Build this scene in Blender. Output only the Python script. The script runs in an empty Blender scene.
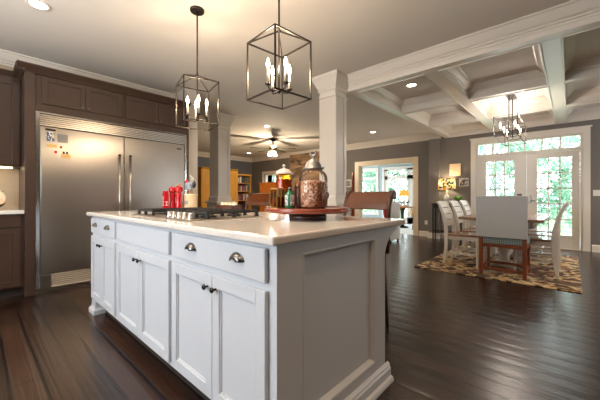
import bpy, bmesh, math, random
from mathutils import Vector, Matrix
random.seed(7)
D = bpy.data
SC = bpy.context.scene
COL = SC.collection
PI = math.pi

# ------------------------------------------------------------------ camera
cam_d = D.cameras.new('camera'); cam = D.objects.new('camera', cam_d); COL.objects.link(cam)
cam.location = (0, 0, 1.06)
cam.rotation_euler = (math.radians(90), 0, math.radians(42.3))
cam_d.sensor_width = 36; cam_d.lens = 297 / 600 * 36
cam_d.shift_y = -3 / 600
cam_d.clip_start = 0.05; cam_d.clip_end = 200
SC.camera = cam
# ------------------------------------------------------------------ world
W = D.worlds.new('world'); SC.world = W; W.use_nodes = True
bg = W.node_tree.nodes['Background']
bg.inputs[0].default_value = (0.88, 0.94, 1.0, 1); bg.inputs[1].default_value = 10.5
# ------------------------------------------------------------------ exposure
vs = SC.view_settings
vs.view_transform = 'Standard'; vs.look = 'None'; vs.gamma = 1; vs.use_curve_mapping = False
vs.exposure = 0.12

def area(name, loc, rot, sx, sy, power, color):
    l = D.lights.new(name, 'AREA'); l.shape = 'RECTANGLE'; l.size = sx; l.size_y = sy
    l.energy = power; l.color = color
    o = D.objects.new(name, l); COL.objects.link(o); o.location = loc; o.rotation_euler = rot
    return o
# daylight entering through the kitchen window behind the camera
area('daylight_kitchen_window', (-2.1, -2.22, 1.62), (math.radians(90), 0, 0), 2.3, 1.05, 32, (0.66, 0.82, 1.0))
# added fill lamps: one brightens the sunroom, one the kitchen ceiling from below
area('sunroom_fill_light', (-7.75, 10.0, 1.4), (math.radians(90), 0, math.radians(-90)), 2.1, 1.35, 70, (0.86, 0.95, 1.0))
area('ceiling_fill_light', (-2.2, -1.2, 1.75), (math.radians(180), 0, 0), 0.5, 0.5, 72, (1.0, 0.94, 0.87))

# ------------------------------------------------------------------ materials
def rgb(r, g, b):
    f = lambda c: ((c / 255 + 0.055) / 1.055) ** 2.4 if c > 10 else c / 255 / 12.92
    return (f(r), f(g), f(b), 1)
def mat(name, col, rough=0.5, metal=0.0, spec=0.5, bump=0.0, bscale=40.0, emit=None, estr=0.0,
        vary=0.0, vscale=6.0, coat=0.0, trans=0.0, stretch=None):
    m = D.materials.new(name); m.use_nodes = True
    nt = m.node_tree; p = nt.nodes['Principled BSDF']
    p.inputs['Base Color'].default_value = col
    p.inputs['Roughness'].default_value = rough
    p.inputs['Metallic'].default_value = metal
    p.inputs['Specular IOR Level'].default_value = spec
    p.inputs['Coat Weight'].default_value = coat
    p.inputs['Transmission Weight'].default_value = trans
    if emit: p.inputs['Emission Color'].default_value = emit; p.inputs['Emission Strength'].default_value = estr
    tc = nt.nodes.new('ShaderNodeTexCoord'); mp = nt.nodes.new('ShaderNodeMapping')
    nt.links.new(tc.outputs['Object'], mp.inputs[0])
    if stretch: mp.inputs['Scale'].default_value = stretch
    n = nt.nodes.new('ShaderNodeTexNoise'); nt.links.new(mp.outputs[0], n.inputs['Vector'])
    n.inputs['Scale'].default_value = vscale; n.inputs['Detail'].default_value = 5
    mx = nt.nodes.new('ShaderNodeMix'); mx.data_type = 'RGBA'
    v = vary
    mx.inputs[6].default_value = tuple(max(0, c * (1 - v)) for c in col[:3]) + (1,)
    mx.inputs[7].default_value = tuple(min(1, c * (1 + v)) for c in col[:3]) + (1,)
    nt.links.new(n.outputs['Fac'], mx.inputs[0]); nt.links.new(mx.outputs[2], p.inputs['Base Color'])
    if bump:
        n2 = nt.nodes.new('ShaderNodeTexNoise'); nt.links.new(mp.outputs[0], n2.inputs['Vector'])
        n2.inputs['Scale'].default_value = bscale; n2.inputs['Detail'].default_value = 4
        b = nt.nodes.new('ShaderNodeBump'); b.inputs['Strength'].default_value = bump; b.inputs['Distance'].default_value = 0.01
        nt.links.new(n2.outputs['Fac'], b.inputs['Height']); nt.links.new(b.outputs[0], p.inputs['Normal'])
    return m
def emis(name, col, s):
    m = D.materials.new(name); m.use_nodes = True; nt = m.node_tree; nt.nodes.clear()
    e = nt.nodes.new('ShaderNodeEmission'); o = nt.nodes.new('ShaderNodeOutputMaterial')
    e.inputs[0].default_value = col; e.inputs[1].default_value = s; nt.links.new(e.outputs[0], o.inputs[0]); return m
def thin_glass(name, tint=(1, 1, 1, 1), gloss=0.08, rough=0.0, fres=1.35):
    m = D.materials.new(name); m.use_nodes = True; nt = m.node_tree; nt.nodes.clear()
    t = nt.nodes.new('ShaderNodeBsdfTransparent'); t.inputs[0].default_value = tint
    g = nt.nodes.new('ShaderNodeBsdfGlossy'); g.inputs['Roughness'].default_value = rough
    f = nt.nodes.new('ShaderNodeFresnel'); f.inputs[0].default_value = fres
    mx = nt.nodes.new('ShaderNodeMixShader'); o = nt.nodes.new('ShaderNodeOutputMaterial')
    nt.links.new(f.outputs[0], mx.inputs[0]); nt.links.new(t.outputs[0], mx.inputs[1]); nt.links.new(g.outputs[0], mx.inputs[2])
    nt.links.new(mx.outputs[0], o.inputs[0]); return m
def ramp_mat(name, kind, scale, stops, rough=0.7, bump=0.0, detail=3, constant=False, translucent=0.0, stretch=None, distort=0.0):
    m = D.materials.new(name); m.use_nodes = True; nt = m.node_tree; p = nt.nodes['Principled BSDF']
    p.inputs['Roughness'].default_value = rough
    tc = nt.nodes.new('ShaderNodeTexCoord'); mp = nt.nodes.new('ShaderNodeMapping'); nt.links.new(tc.outputs['Object'], mp.inputs[0])
    if stretch: mp.inputs['Scale'].default_value = stretch
    src = mp.outputs[0]
    if distort:
        nn = nt.nodes.new('ShaderNodeTexNoise'); nn.inputs['Scale'].default_value = scale * 1.3
        nt.links.new(src, nn.inputs['Vector'])
        ad = nt.nodes.new('ShaderNodeVectorMath'); ad.operation = 'MULTIPLY_ADD'
        ad.inputs[1].default_value = (distort,) * 3
        nt.links.new(nn.outputs['Color'], ad.inputs[0]); nt.links.new(src, ad.inputs[2]); src = ad.outputs[0]
    if kind == 'voronoi':
        t = nt.nodes.new('ShaderNodeTexVoronoi'); t.inputs['Scale'].default_value = scale
        sp = nt.nodes.new('ShaderNodeSeparateColor'); nt.links.new(t.outputs['Color'], sp.inputs[0]); out = sp.outputs[0]; h = t.outputs['Distance']
    elif kind == 'vdist':
        t = nt.nodes.new('ShaderNodeTexVoronoi'); t.inputs['Scale'].default_value = scale; out = t.outputs['Distance']; h = out
    else:
        t = nt.nodes.new('ShaderNodeTexNoise'); t.inputs['Scale'].default_value = scale; t.inputs['Detail'].default_value = detail
        out = t.outputs['Fac']; h = out
    nt.links.new(src, t.inputs['Vector'])
    r = nt.nodes.new('ShaderNodeValToRGB'); cr = r.color_ramp
    if constant: cr.interpolation = 'CONSTANT'
    cr.elements[0].position = stops[0][0]; cr.elements[0].color = stops[0][1]
    cr.elements[1].position = stops[1][0]; cr.elements[1].color = stops[1][1]
    for s in stops[2:]:
        e = cr.elements.new(s[0]); e.color = s[1]
    nt.links.new(out, r.inputs[0]); nt.links.new(r.outputs[0], p.inputs['Base Color'])
    if bump:
        b = nt.nodes.new('ShaderNodeBump'); b.inputs['Strength'].default_value = bump; b.inputs['Distance'].default_value = 0.01
        nt.links.new(h, b.inputs['Height']); nt.links.new(b.outputs[0], p.inputs['Normal'])
    if translucent:
        tr = nt.nodes.new('ShaderNodeBsdfTranslucent'); nt.links.new(r.outputs[0], tr.inputs[0])
        mx = nt.nodes.new('ShaderNodeMixShader'); mx.inputs[0].default_value = translucent
        o = nt.nodes['Material Output']
        nt.links.new(p.outputs[0], mx.inputs[1]); nt.links.new(tr.outputs[0], mx.inputs[2]); nt.links.new(mx.outputs[0], o.inputs[0])
    return m

def floor_material():
    m = D.materials.new('hand_scraped_hardwood'); m.use_nodes = True; nt = m.node_tree; p = nt.nodes['Principled BSDF']
    L = nt.links.new; N = nt.nodes.new
    tc = N('ShaderNodeTexCoord')
    br = N('ShaderNodeTexBrick'); L(tc.outputs['Object'], br.inputs['Vector'])
    br.offset = 0.37; br.offset_frequency = 2; br.squash = 1
    br.inputs['Scale'].default_value = 1; br.inputs['Brick Width'].default_value = 1.15; br.inputs['Row Height'].default_value = 0.135
    br.inputs['Mortar Size'].default_value = 0.009; br.inputs['Mortar Smooth'].default_value = 0.05
    br.inputs['Color1'].default_value = rgb(40, 27, 20); br.inputs['Color2'].default_value = rgb(68, 46, 35)
    br.inputs['Mortar'].default_value = rgb(10, 6, 5); br.inputs['Bias'].default_value = -0.1
    mp = N('ShaderNodeMapping'); mp.inputs['Scale'].default_value = (1.2, 16, 1); L(tc.outputs['Object'], mp.inputs[0])
    n = N('ShaderNodeTexNoise'); n.inputs['Scale'].default_value = 2.2; n.inputs['Detail'].default_value = 6; L(mp.outputs[0], n.inputs['Vector'])
    mx = N('ShaderNodeMix'); mx.data_type = 'RGBA'; mx.blend_type = 'MULTIPLY'; mx.inputs[0].default_value = 0.75
    r = N('ShaderNodeValToRGB'); r.color_ramp.elements[0].position = 0.3; r.color_ramp.elements[0].color = (0.42, 0.36, 0.33, 1)
    r.color_ramp.elements[1].position = 0.72; r.color_ramp.elements[1].color = (1.15, 1.1, 1.05, 1)
    L(n.outputs['Fac'], r.inputs[0]); L(br.outputs['Color'], mx.inputs[6]); L(r.outputs[0], mx.inputs[7]); L(mx.outputs[2], p.inputs['Base Color'])
    # hand scraped relief: rounded plank edges plus long hollows along the boards
    sp = N('ShaderNodeSeparateXYZ'); L(tc.outputs['Object'], sp.inputs[0])
    dv = N('ShaderNodeMath'); dv.operation = 'DIVIDE'; dv.inputs[1].default_value = 0.135; L(sp.outputs['Y'], dv.inputs[0])
    fr = N('ShaderNodeMath'); fr.operation = 'FRACT'; L(dv.outputs[0], fr.inputs[0])
    sb = N('ShaderNodeMath'); sb.operation = 'SUBTRACT'; sb.inputs[1].default_value = 0.5; L(fr.outputs[0], sb.inputs[0])
    sq = N('ShaderNodeMath'); sq.operation = 'POWER'; sq.inputs[1].default_value = 2
    ab = N('ShaderNodeMath'); ab.operation = 'ABSOLUTE'; L(sb.outputs[0], ab.inputs[0])
    L(ab.outputs[0], sq.inputs[0])
    ng = N('ShaderNodeMath'); ng.operation = 'MULTIPLY'; ng.inputs[1].default_value = -0.30; L(sq.outputs[0], ng.inputs[0])
    mp2 = N('ShaderNodeMapping'); mp2.inputs['Scale'].default_value = (0.7, 30, 1); L(tc.outputs['Object'], mp2.inputs[0])
    n2 = N('ShaderNodeTexNoise'); n2.inputs['Scale'].default_value = 1.6; n2.inputs['Detail'].default_value = 2; L(mp2.outputs[0], n2.inputs['Vector'])
    ad = N('ShaderNodeMath'); ad.operation = 'MULTIPLY_ADD'; ad.inputs[1].default_value = 0.10; L(n2.outputs['Fac'], ad.inputs[0]); L(ng.outputs[0], ad.inputs[2])
    mo = N('ShaderNodeMath'); mo.operation = 'MULTIPLY_ADD'; mo.inputs[1].default_value = -0.1; L(br.outputs['Fac'], mo.inputs[0]); L(ad.outputs[0], mo.inputs[2])
    b = N('ShaderNodeBump'); b.inputs['Strength'].default_value = 0.8; b.inputs['Distance'].default_value = 0.022
    L(mo.outputs[0], b.inputs['Height']); L(b.outputs[0], p.inputs['Normal'])
    p.inputs['Roughness'].default_value = 0.25; p.inputs['Specular IOR Level'].default_value = 0.6
    return m

def stainless():
    m = D.materials.new('brushed_stainless'); m.use_nodes = True; nt = m.node_tree; p = nt.nodes['Principled BSDF']
    p.inputs['Metallic'].default_value = 1; p.inputs['Base Color'].default_value = (0.44, 0.39, 0.335, 1)
    p.inputs['Roughness'].default_value = 0.3
    p.inputs['Anisotropic'].default_value = 0.6
    tc = nt.nodes.new('ShaderNodeTexCoord'); mp = nt.nodes.new('ShaderNodeMapping'); mp.inputs['Scale'].default_value = (1, 0.7, 120)
    nt.links.new(tc.outputs['Object'], mp.inputs[0])
    n = nt.nodes.new('ShaderNodeTexNoise'); n.inputs['Scale'].default_value = 2; nt.links.new(mp.outputs[0], n.inputs['Vector'])
    n2 = nt.nodes.new('ShaderNodeTexNoise'); n2.inputs['Scale'].default_value = 1.1; n2.inputs['Detail'].default_value = 0
    nt.links.new(tc.outputs['Object'], n2.inputs['Vector'])
    b2 = nt.nodes.new('ShaderNodeBump'); b2.inputs['Strength'].default_value = 0.3; b2.inputs['Distance'].default_value = 0.03
    nt.links.new(n2.outputs['Fac'], b2.inputs['Height'])
    b = nt.nodes.new('ShaderNodeBump'); b.inputs['Strength'].default_value = 0.04; b.inputs['Distance'].default_value = 0.002
    nt.links.new(n.outputs['Fac'], b.inputs['Height']); nt.links.new(b2.outputs[0], b.inputs['Normal'])
    nt.links.new(b.outputs[0], p.inputs['Normal'])
    return m

M = {}
M['floor'] = floor_material()
M['steel'] = stainless()
M['ceil'] = mat('ceiling_paint', rgb(222, 215, 206), 0.8, bump=0.05, bscale=90, vary=0.02)
M['cofferceil'] = M['ceil']
M['trim'] = mat('white_trim_paint', rgb(224, 216, 205), 0.32, vary=0.015)
M['grey'] = mat('grey_wall_paint', rgb(118, 112, 107), 0.7, bump=0.03, bscale=120, vary=0.02)
M['bluegrey'] = mat('blue_grey_wall_paint', rgb(102, 106, 114), 0.7, bump=0.03, bscale=120, vary=0.02)
M['beige'] = mat('beige_tile_backsplash', rgb(196, 178, 152), 0.35, vary=0.06, vscale=12)
M['stubpaint'] = mat('pale_grey_paint', rgb(196, 188, 178), 0.45, vary=0.02)
M['sunwall'] = mat('pale_blue_grey_paint', rgb(158, 172, 178), 0.7, vary=0.02)
M['islandpaint'] = mat('white_cabinet_paint', rgb(200, 204, 210), 0.33, vary=0.012)
M['islandend'] = M['islandpaint']
M['gap'] = mat('dark_toe_kick_paint', rgb(52, 42, 36), 0.7)  # even dark brown for the toe kicks
M['quartz'] = mat('speckled_quartz', rgb(222, 217, 210), 0.13, vary=0.05, vscale=160, coat=0.3)
M['darkwood'] = mat('dark_stained_cabinet', rgb(66, 48, 38), 0.33, vary=0.28, vscale=3, stretch=(3, 3, 0.6), bump=0.04, bscale=20)
M['bronze'] = mat('oil_rubbed_bronze', rgb(62, 56, 52), 0.38, metal=0.8, vary=0.1)
M['pewter'] = mat('antique_pewter', rgb(120, 116, 112), 0.28, metal=1.0, vary=0.15, vscale=30)
M['chrome'] = mat('chrome', rgb(205, 203, 200), 0.15, metal=1.0)
M['black'] = mat('black_cast_iron', rgb(38, 38, 40), 0.5, bump=0.1, bscale=200)
M['blackgloss'] = mat('black_lacquer', rgb(24, 23, 24), 0.25)
M['candle'] = mat('ivory_candle_sleeve', rgb(170, 160, 145), 0.5)
M['bulb'] = emis('lit_candle_bulb', (1, 0.80, 0.56, 1), 38)
M['bulbcool'] = emis('lit_clear_bulb', (1, 0.84, 0.70, 1), 30)
M['down'] = emis('lit_downlight_lens', (1, 0.88, 0.72, 1), 14)
M['fanglass'] = emis('lit_fan_glass', (1, 0.95, 0.86, 1), 5)
M['glass'] = thin_glass('window_glass', (0.97, 0.99, 0.985, 1))
M['jarglass'] = thin_glass('clear_jar_glass', (0.985, 0.98, 0.975, 1), rough=0.02, fres=1.3)
M['amber'] = thin_glass('amber_glass', (0.95, 0.52, 0.10, 1), rough=0.05, fres=1.5)
M['greenglass'] = mat('green_bottle_glass', rgb(18, 110, 70), 0.08, coat=0.5)
M['cherry'] = mat('red_cherry_wood', rgb(120, 48, 26), 0.2, vary=0.45, vscale=5, stretch=(1, 6, 1), coat=0.4)
M['leather'] = mat('brown_leather', rgb(92, 48, 22), 0.22, vary=0.4, vscale=5, bump=0.15, bscale=30, coat=0.25)
M['stoolwood'] = mat('dark_walnut', rgb(76, 42, 28), 0.3, vary=0.25, stretch=(4, 4, 0.8))
M['red'] = mat('glossy_red', rgb(176, 14, 28), 0.2, coat=0.5)
M['white'] = mat('white_gloss', rgb(235, 232, 226), 0.25)
M['cream'] = mat('cream_glazed_stoneware', rgb(226, 206, 170), 0.3, vary=0.06, coat=0.3)
M['greyplastic'] = mat('blue_grey_silicone', rgb(140, 152, 166), 0.45)
M['beech'] = mat('beech_wood', rgb(196, 140, 86), 0.5, vary=0.2, stretch=(5, 5, 1))
M['nuts'] = ramp_mat('mixed_nuts', 'voronoi', 90, [(0, rgb(136, 76, 50)), (0.4, rgb(196, 136, 100)), (0.75, rgb(226, 184, 150)), (1, rgb(244, 220, 194))], 0.5)
M['greymetal'] = mat('galvanised_lid', rgb(138, 134, 132), 0.4, metal=0.7, vary=0.2, vscale=30)
M['fabric'] = mat('grey_linen', rgb(196, 197, 198), 0.85, bump=0.3, bscale=300, vary=0.04, vscale=60)
M['orangewood'] = mat('orange_stained_wood', rgb(132, 68, 34), 0.35, vary=0.25, stretch=(4, 4, 1))
M['chairwhite'] = mat('distressed_white_paint', rgb(214, 206, 194), 0.5, vary=0.09, vscale=14)
M['tabletop'] = mat('brown_oiled_tabletop', rgb(140, 100, 70), 0.22, vary=0.2, stretch=(5, 1, 5), coat=0.3)
M['yellow'] = mat('mustard_yellow_wood', rgb(206, 148, 52), 0.45, vary=0.12)
M['orange'] = mat('honey_orange_wood', rgb(206, 122, 44), 0.4, vary=0.15)
M['darkrec'] = mat('brown_shelf_back', rgb(70, 48, 34), 0.7)
M['stone'] = ramp_mat('stacked_stone', 'voronoi', 3.2, [(0, rgb(66, 48, 34)), (0.35, rgb(104, 80, 58)), (0.7, rgb(138, 112, 86)), (1, rgb(80, 60, 44))], 0.85, bump=0.8, stretch=(1, 1, 3))
M['leaf'] = ramp_mat('tree_leaf', 'noise', 1.4, [(0.35, rgb(100, 136, 112)), (0.6, rgb(134, 168, 146)), (0.8, rgb(164, 190, 174))], 0.7, translucent=0.5)
M['leafdark'] = ramp_mat('evergreen_leaf', 'noise', 1.4, [(0.35, rgb(90, 126, 116)), (0.6, rgb(124, 158, 148)), (0.8, rgb(152, 180, 174))], 0.7, translucent=0.5)
M['bark'] = mat('grey_bark', rgb(150, 142, 132), 0.9, bump=0.6, bscale=14, vary=0.2)
M['deck'] = mat('pale_deck_boards', rgb(214, 216, 216), 0.7, vary=0.05, stretch=(1, 9, 1))
M['grass'] = ramp_mat('lawn', 'noise', 3, [(0.3, rgb(92, 128, 78)), (0.7, rgb(142, 170, 112)), (1, rgb(160, 176, 120))], 0.9)
M['railmetal'] = mat('grey_rail_paint', rgb(120, 128, 130), 0.5)
M['greenleaf'] = mat('houseplant_leaf', rgb(96, 158, 40), 0.4, vary=0.3, vscale=30)
M['orangeshade'] = emis('lit_orange_shade', (1.0, 0.52, 0.08, 1), 0.95)
M['basket'] = mat('woven_basket', rgb(186, 140, 92), 0.8, bump=0.5, bscale=60, vary=0.15)
M['carpet'] = mat('white_carpet', rgb(232, 234, 234), 0.95, bump=0.3, bscale=120, vary=0.04)
M['pillow'] = mat('red_woven_cushion', rgb(196, 66, 66), 0.8, bump=0.2, bscale=160, vary=0.12, vscale=30)
M['canvas'] = mat('blank_cream_canvas', rgb(232, 206, 168), 0.7, vary=0.03)
M['paper'] = mat('tan_card', rgb(198, 162, 96), 0.7, vary=0.08, vscale=60)
M['greycard'] = mat('grey_photo_card', rgb(130, 124, 118), 0.5, vary=0.15, vscale=40)
M['photo'] = ramp_mat('blue_white_photo_print', 'voronoi', 60, [(0, rgb(60, 80, 120)), (0.4, rgb(220, 216, 208)), (0.7, rgb(90, 110, 120)), (0.9, rgb(220, 180, 60))], 0.4, constant=True)
M['photo2'] = ramp_mat('dark_figure_photo_print', 'noise', 12, [(0.40, rgb(40, 36, 36)), (0.5, rgb(110, 100, 96)), (0.58, rgb(206, 200, 194))], 0.4)
M['shade'] = ramp_mat('lemon_print_shade_fabric', 'voronoi', 24, [(0, rgb(240, 232, 214)), (0.3, rgb(248, 200, 30)), (0.5, rgb(70, 120, 60)), (0.66, rgb(240, 232, 214)), (0.86, rgb(60, 84, 100))], 0.8, constant=True, translucent=0.5)
M['plate'] = ramp_mat('painted_plate_glaze', 'voronoi', 16, [(0, rgb(230, 190, 150)), (0.3, rgb(40, 50, 40)), (0.5, rgb(230, 110, 110)), (0.7, rgb(232, 214, 180))], 0.3, constant=True)
M['undercab'] = emis('lit_undercabinet_strip', (1, 0.74, 0.42, 1), 5)
M['rug'] = ramp_mat('floral_rug_pile', 'noise', 3.8, [(0.30, rgb(58, 42, 34)), (0.42, rgb(66, 50, 40)), (0.44, rgb(178, 140, 88)), (0.50, rgb(196, 176, 142)), (0.53, rgb(70, 52, 42)), (0.60, rgb(88, 66, 52)), (0.62, rgb(150, 92, 54)), (0.70, rgb(176, 170, 152))], 0.95, detail=3, bump=0.3, distort=0.25)
M['plaid'] = None
def plaid():
    m = D.materials.new('blue_plaid_fabric'); m.use_nodes = True; nt = m.node_tree; p = nt.nodes['Principled BSDF']; p.inputs['Roughness'].default_value = 0.9
    tc = nt.nodes.new('ShaderNodeTexCoord')
    outs = []
    for ax in ('X', 'Z', 'Y'):
        w = nt.nodes.new('ShaderNodeTexWave'); w.bands_direction = ax; w.inputs['Scale'].default_value = 13
        nt.links.new(tc.outputs['Object'], w.inputs['Vector']); outs.append(w.outputs['Fac'])
    a = nt.nodes.new('ShaderNodeMath'); a.operation = 'ADD'; nt.links.new(outs[0], a.inputs[0]); nt.links.new(outs[1], a.inputs[1])
    c = nt.nodes.new('ShaderNodeMath'); c.operation = 'MULTIPLY'; c.inputs[1].default_value = 0.5; nt.links.new(a.outputs[0], c.inputs[0])
    r = nt.nodes.new('ShaderNodeValToRGB'); r.color_ramp.elements[0].color = rgb(66, 92, 104); r.color_ramp.elements[1].color = rgb(176, 192, 190)
    nt.links.new(c.outputs[0], r.inputs[0]); nt.links.new(r.outputs[0], p.inputs['Base Color']); return m
M['plaid'] = plaid()

# ------------------------------------------------------------------ mesh helpers
class MB:
    def __init__(s): s.bm = bmesh.new(); s.smooth = False
    def box(s, x0, x1, y0, y1, z0, z1):
        v = [s.bm.verts.new((x, y, z)) for z in (z0, z1) for y in (y0, y1) for x in (x0, x1)]
        for f in ((0, 2, 3, 1), (4, 5, 7, 6), (0, 1, 5, 4), (2, 6, 7, 3), (0, 4, 6, 2), (1, 3, 7, 5)):
            s.bm.faces.new([v[i] for i in f])
        return s
    def bar(s, a, b, w, h=None, up=(0, 0, 1)):
        a, b = Vector(a), Vector(b); h = h or w; d = (b - a).normalized(); up = Vector(up)
        if abs(d.dot(up)) > 0.95: up = Vector((1, 0, 0))
        r = d.cross(up).normalized(); u = r.cross(d).normalized(); v = []
        for p in (a, b):
            for i, j in ((-1, -1), (1, -1), (1, 1), (-1, 1)): v.append(s.bm.verts.new(p + r * w / 2 * i + u * h / 2 * j))
        for f in ((0, 1, 2, 3), (7, 6, 5, 4), (0, 4, 5, 1), (1, 5, 6, 2), (2, 6, 7, 3), (3, 7, 4, 0)):
            s.bm.faces.new([v[i] for i in f])
        return s
    def tube(s, pts, r, n=10, closed=False):
        pts = [Vector(p) for p in pts]; N = len(pts); rs = r if isinstance(r, (list, tuple)) else [r] * N
        rings = []; ref = None
        for i, p in enumerate(pts):
            if closed: t = pts[(i + 1) % N] - pts[i - 1]
            else: t = pts[min(i + 1, N - 1)] - pts[max(i - 1, 0)]
            t.normalize()
            if ref is None: ref = Vector((0, 0, 1)) if abs(t.z) < 0.9 else Vector((1, 0, 0))
            u = t.cross(ref).normalized(); w = u.cross(t).normalized(); ref = w
            rings.append([s.bm.verts.new(p + (u * math.cos(2 * PI * k / n) + w * math.sin(2 * PI * k / n)) * rs[i]) for k in range(n)])
        for i in range(N if closed else N - 1):
            A, B = rings[i], rings[(i + 1) % N]
            for k in range(n): f = s.bm.faces.new((A[k], A[(k + 1) % n], B[(k + 1) % n], B[k])); f.smooth = True
        if not closed: s.bm.faces.new(rings[0][::-1]); s.bm.faces.new(rings[-1])
        return s
    def lathe(s, prof, c=(0, 0), n=32, cap=True, flute=0, fa=0.0):
        rings = []
        for r, z in prof:
            rings.append([s.bm.verts.new((c[0] + r * (1 + (fa * math.cos(flute * 2 * PI * k / n) if flute else 0)) * math.cos(2 * PI * k / n),
                                          c[1] + r * (1 + (fa * math.cos(flute * 2 * PI * k / n) if flute else 0)) * math.sin(2 * PI * k / n), z)) for k in range(n)])
        for A, B in zip(rings, rings[1:]):
            for k in range(n): f = s.bm.faces.new((A[k], A[(k + 1) % n], B[(k + 1) % n], B[k])); f.smooth = True
        if cap: s.bm.faces.new(rings[0][::-1]); s.bm.faces.new(rings[-1])
        return s
    def sphere(s, c, r, sc=(1, 1, 1), seg=16):
        mtx = Matrix.Translation(c) @ Matrix.Diagonal((r * sc[0], r * sc[1], r * sc[2], 1))
        res = bmesh.ops.create_uvsphere(s.bm, u_segments=seg, v_segments=max(6, seg // 2), radius=1, matrix=mtx)
        for v in res['verts']:
            for f in v.link_faces: f.smooth = True
        return s
    def prism(s, poly, axis, a, b):
        # poly: 2D points; axis 'x': poly=(y,z) extruded x a..b ; 'y': poly=(x,z) ; 'z': poly=(x,y)
        def mk(p, t):
            return {'x': (t, p[0], p[1]), 'y': (p[0], t, p[1]), 'z': (p[0], p[1], t)}[axis]
        A = [s.bm.verts.new(mk(p, a)) for p in poly]; B = [s.bm.verts.new(mk(p, b)) for p in poly]; n = len(poly)
        s.bm.faces.new(A[::-1]); s.bm.faces.new(B)
        for k in range(n): s.bm.faces.new((A[k], A[(k + 1) % n], B[(k + 1) % n], B[k]))
        return s
    def sqring(s, x0, x1, y0, y1, prof):
        # mitred square moulding: prof = (outset, z)
        rings = []
        for o, z in prof: rings.append([s.bm.verts.new(p) for p in ((x0 - o, y0 - o, z), (x1 + o, y0 - o, z), (x1 + o, y1 + o, z), (x0 - o, y1 + o, z))])
        for A, B in zip(rings, rings[1:]):
            for k in range(4): s.bm.faces.new((A[k], A[(k + 1) % 4], B[(k + 1) % 4], B[k]))
        s.bm.faces.new(rings[0][::-1]); s.bm.faces.new(rings[-1]); return s
    def build(s, name, m, parent=None, bevel=0.0, seg=2, subsurf=0):
        bmesh.ops.recalc_face_normals(s.bm, faces=s.bm.faces)
        me = D.meshes.new(name)
        off = Vector((0, 0, 0))
        if parent is not None:
            off = Vector(parent['_o']) if '_o' in parent else Vector((0, 0, 0))
            bmesh.ops.translate(s.bm, verts=s.bm.verts, vec=-off)
        s.bm.to_mesh(me); s.bm.free(); me.materials.append(m)
        o = D.objects.new(name, me); COL.objects.link(o)
        if parent is not None: o.parent = parent; o['_o'] = list(off)
        if bevel:
            b = o.modifiers.new('bevel', 'BEVEL'); b.width = bevel; b.segments = seg; b.limit_method = 'ANGLE'; b.angle_limit = math.radians(40)
        if subsurf:
            q = o.modifiers.new('sub', 'SUBSURF'); q.levels = subsurf; q.render_levels = subsurf
        return o
def thing(name, label, cat, loc=(0, 0, 0), rotz=0, group=None, world=True):
    o = D.objects.new(name, None); COL.objects.link(o); o.empty_display_size = 0.1
    o.location = loc; o.rotation_euler = (0, 0, rotz); o['label'] = label; o['category'] = cat
    if group: o['group'] = group
    o['_o'] = list(loc) if world else [0, 0, 0]
    return o
def tag(o, label, cat, group=None, kind=None):
    o['label'] = label; o['category'] = cat
    if group: o['group'] = group
    if kind: o['kind'] = kind
    return o
def st(o): o['kind'] = 'structure'; return o
def dup(root, loc, rotz=0, label=None, group=None):
    r = root.copy(); COL.objects.link(r); r.location = loc; r.rotation_euler = (0, 0, rotz)
    if label: r['label'] = label
    if group: r['group'] = group
    def rec(src, dst):
        for ch in list(src.children):
            c = ch.copy(); COL.objects.link(c); c.parent = dst; rec(ch, c)
    rec(root, r); return r
def single(name, mb, m, label, cat, group=None, loc=None, bevel=0, subsurf=0):
    """one-mesh thing built in world coordinates, origin moved to loc"""
    if loc is not None: bmesh.ops.translate(mb.bm, verts=mb.bm.verts, vec=-Vector(loc))
    o = mb.build(name, m, None, bevel, subsurf=subsurf)
    if loc is not None: o.location = loc
    return tag(o, label, cat, group)

# ------------------------------------------------------------------ room shell
CZ = 2.74
st(MB().box(-10.4, 3.7, -2.1, 8.3, -0.1, 0).build('floor', M['floor']))
st(MB().box(-10.4, 3.7, -2.1, 8.3, CZ, CZ + 0.1).build('ceiling', M['ceil']))
def wall_x(name, y0, y1, x0, x1, z1, holes, m):
    """wall running along X with rectangular holes (xa,xb,za,zb)"""
    mb = MB(); holes = sorted(holes); cur = x0
    for xa, xb, za, zb in holes:
        mb.box(cur, xa, y0, y1, 0, z1)
        if za > 0: mb.box(xa, xb, y0, y1, 0, za)
        mb.box(xa, xb, y0, y1, zb, z1); cur = xb
    mb.box(cur, x1, y0, y1, 0, z1)
    return st(mb.build(name, m))
def wall_y(name, x0, x1, y0, y1, z1, holes, m):
    mb = MB(); cur = y0
    for ya, yb, za, zb in sorted(holes):
        mb.box(x0, x1, cur, ya, 0, z1)
        if za > 0: mb.box(x0, x1, ya, yb, 0, za)
        mb.box(x0, x1, ya, yb, zb, z1); cur = yb
    mb.box(x0, x1, cur, y1, 0, z1)
    return st(mb.build(name, m))
DX0, DX1 = -1.66, 0.185
wall_x('wall_back', 8.05, 8.25, -2.45, 3.6, CZ, [(DX0, DX1, 0, 2.32)], M['grey'])
wall_x('wall_family_back', 8.2, 8.4, -10.3, -2.72, CZ, [(-9.5, -7.88, 0.9, 2.02), (-4.95, -3.2, 0, 2.04)], M['grey'])
wall_y('wall_family_left', -10.4, -10.3, 2.2, 8.4, CZ, [], M['bluegrey'])
wall_x('wall_family_front', 2.2, 2.3, -10.3, -5.0, CZ, [], M['bluegrey'])
wall_y('wall_left', -5.0, -4.9, -2.1, 2.2, CZ, [], M['beige'])
wall_x('wall_front', -2.1, -2.0, -4.9, 3.6, CZ, [(-3.3, -1.0, 1.05, 2.1)], M['beige'])
wall_y('wall_right', 3.6, 3.7, -2.1, 8.25, CZ, [(6.3, 7.8, 0.8, 2.3)], M['grey'])
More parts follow.
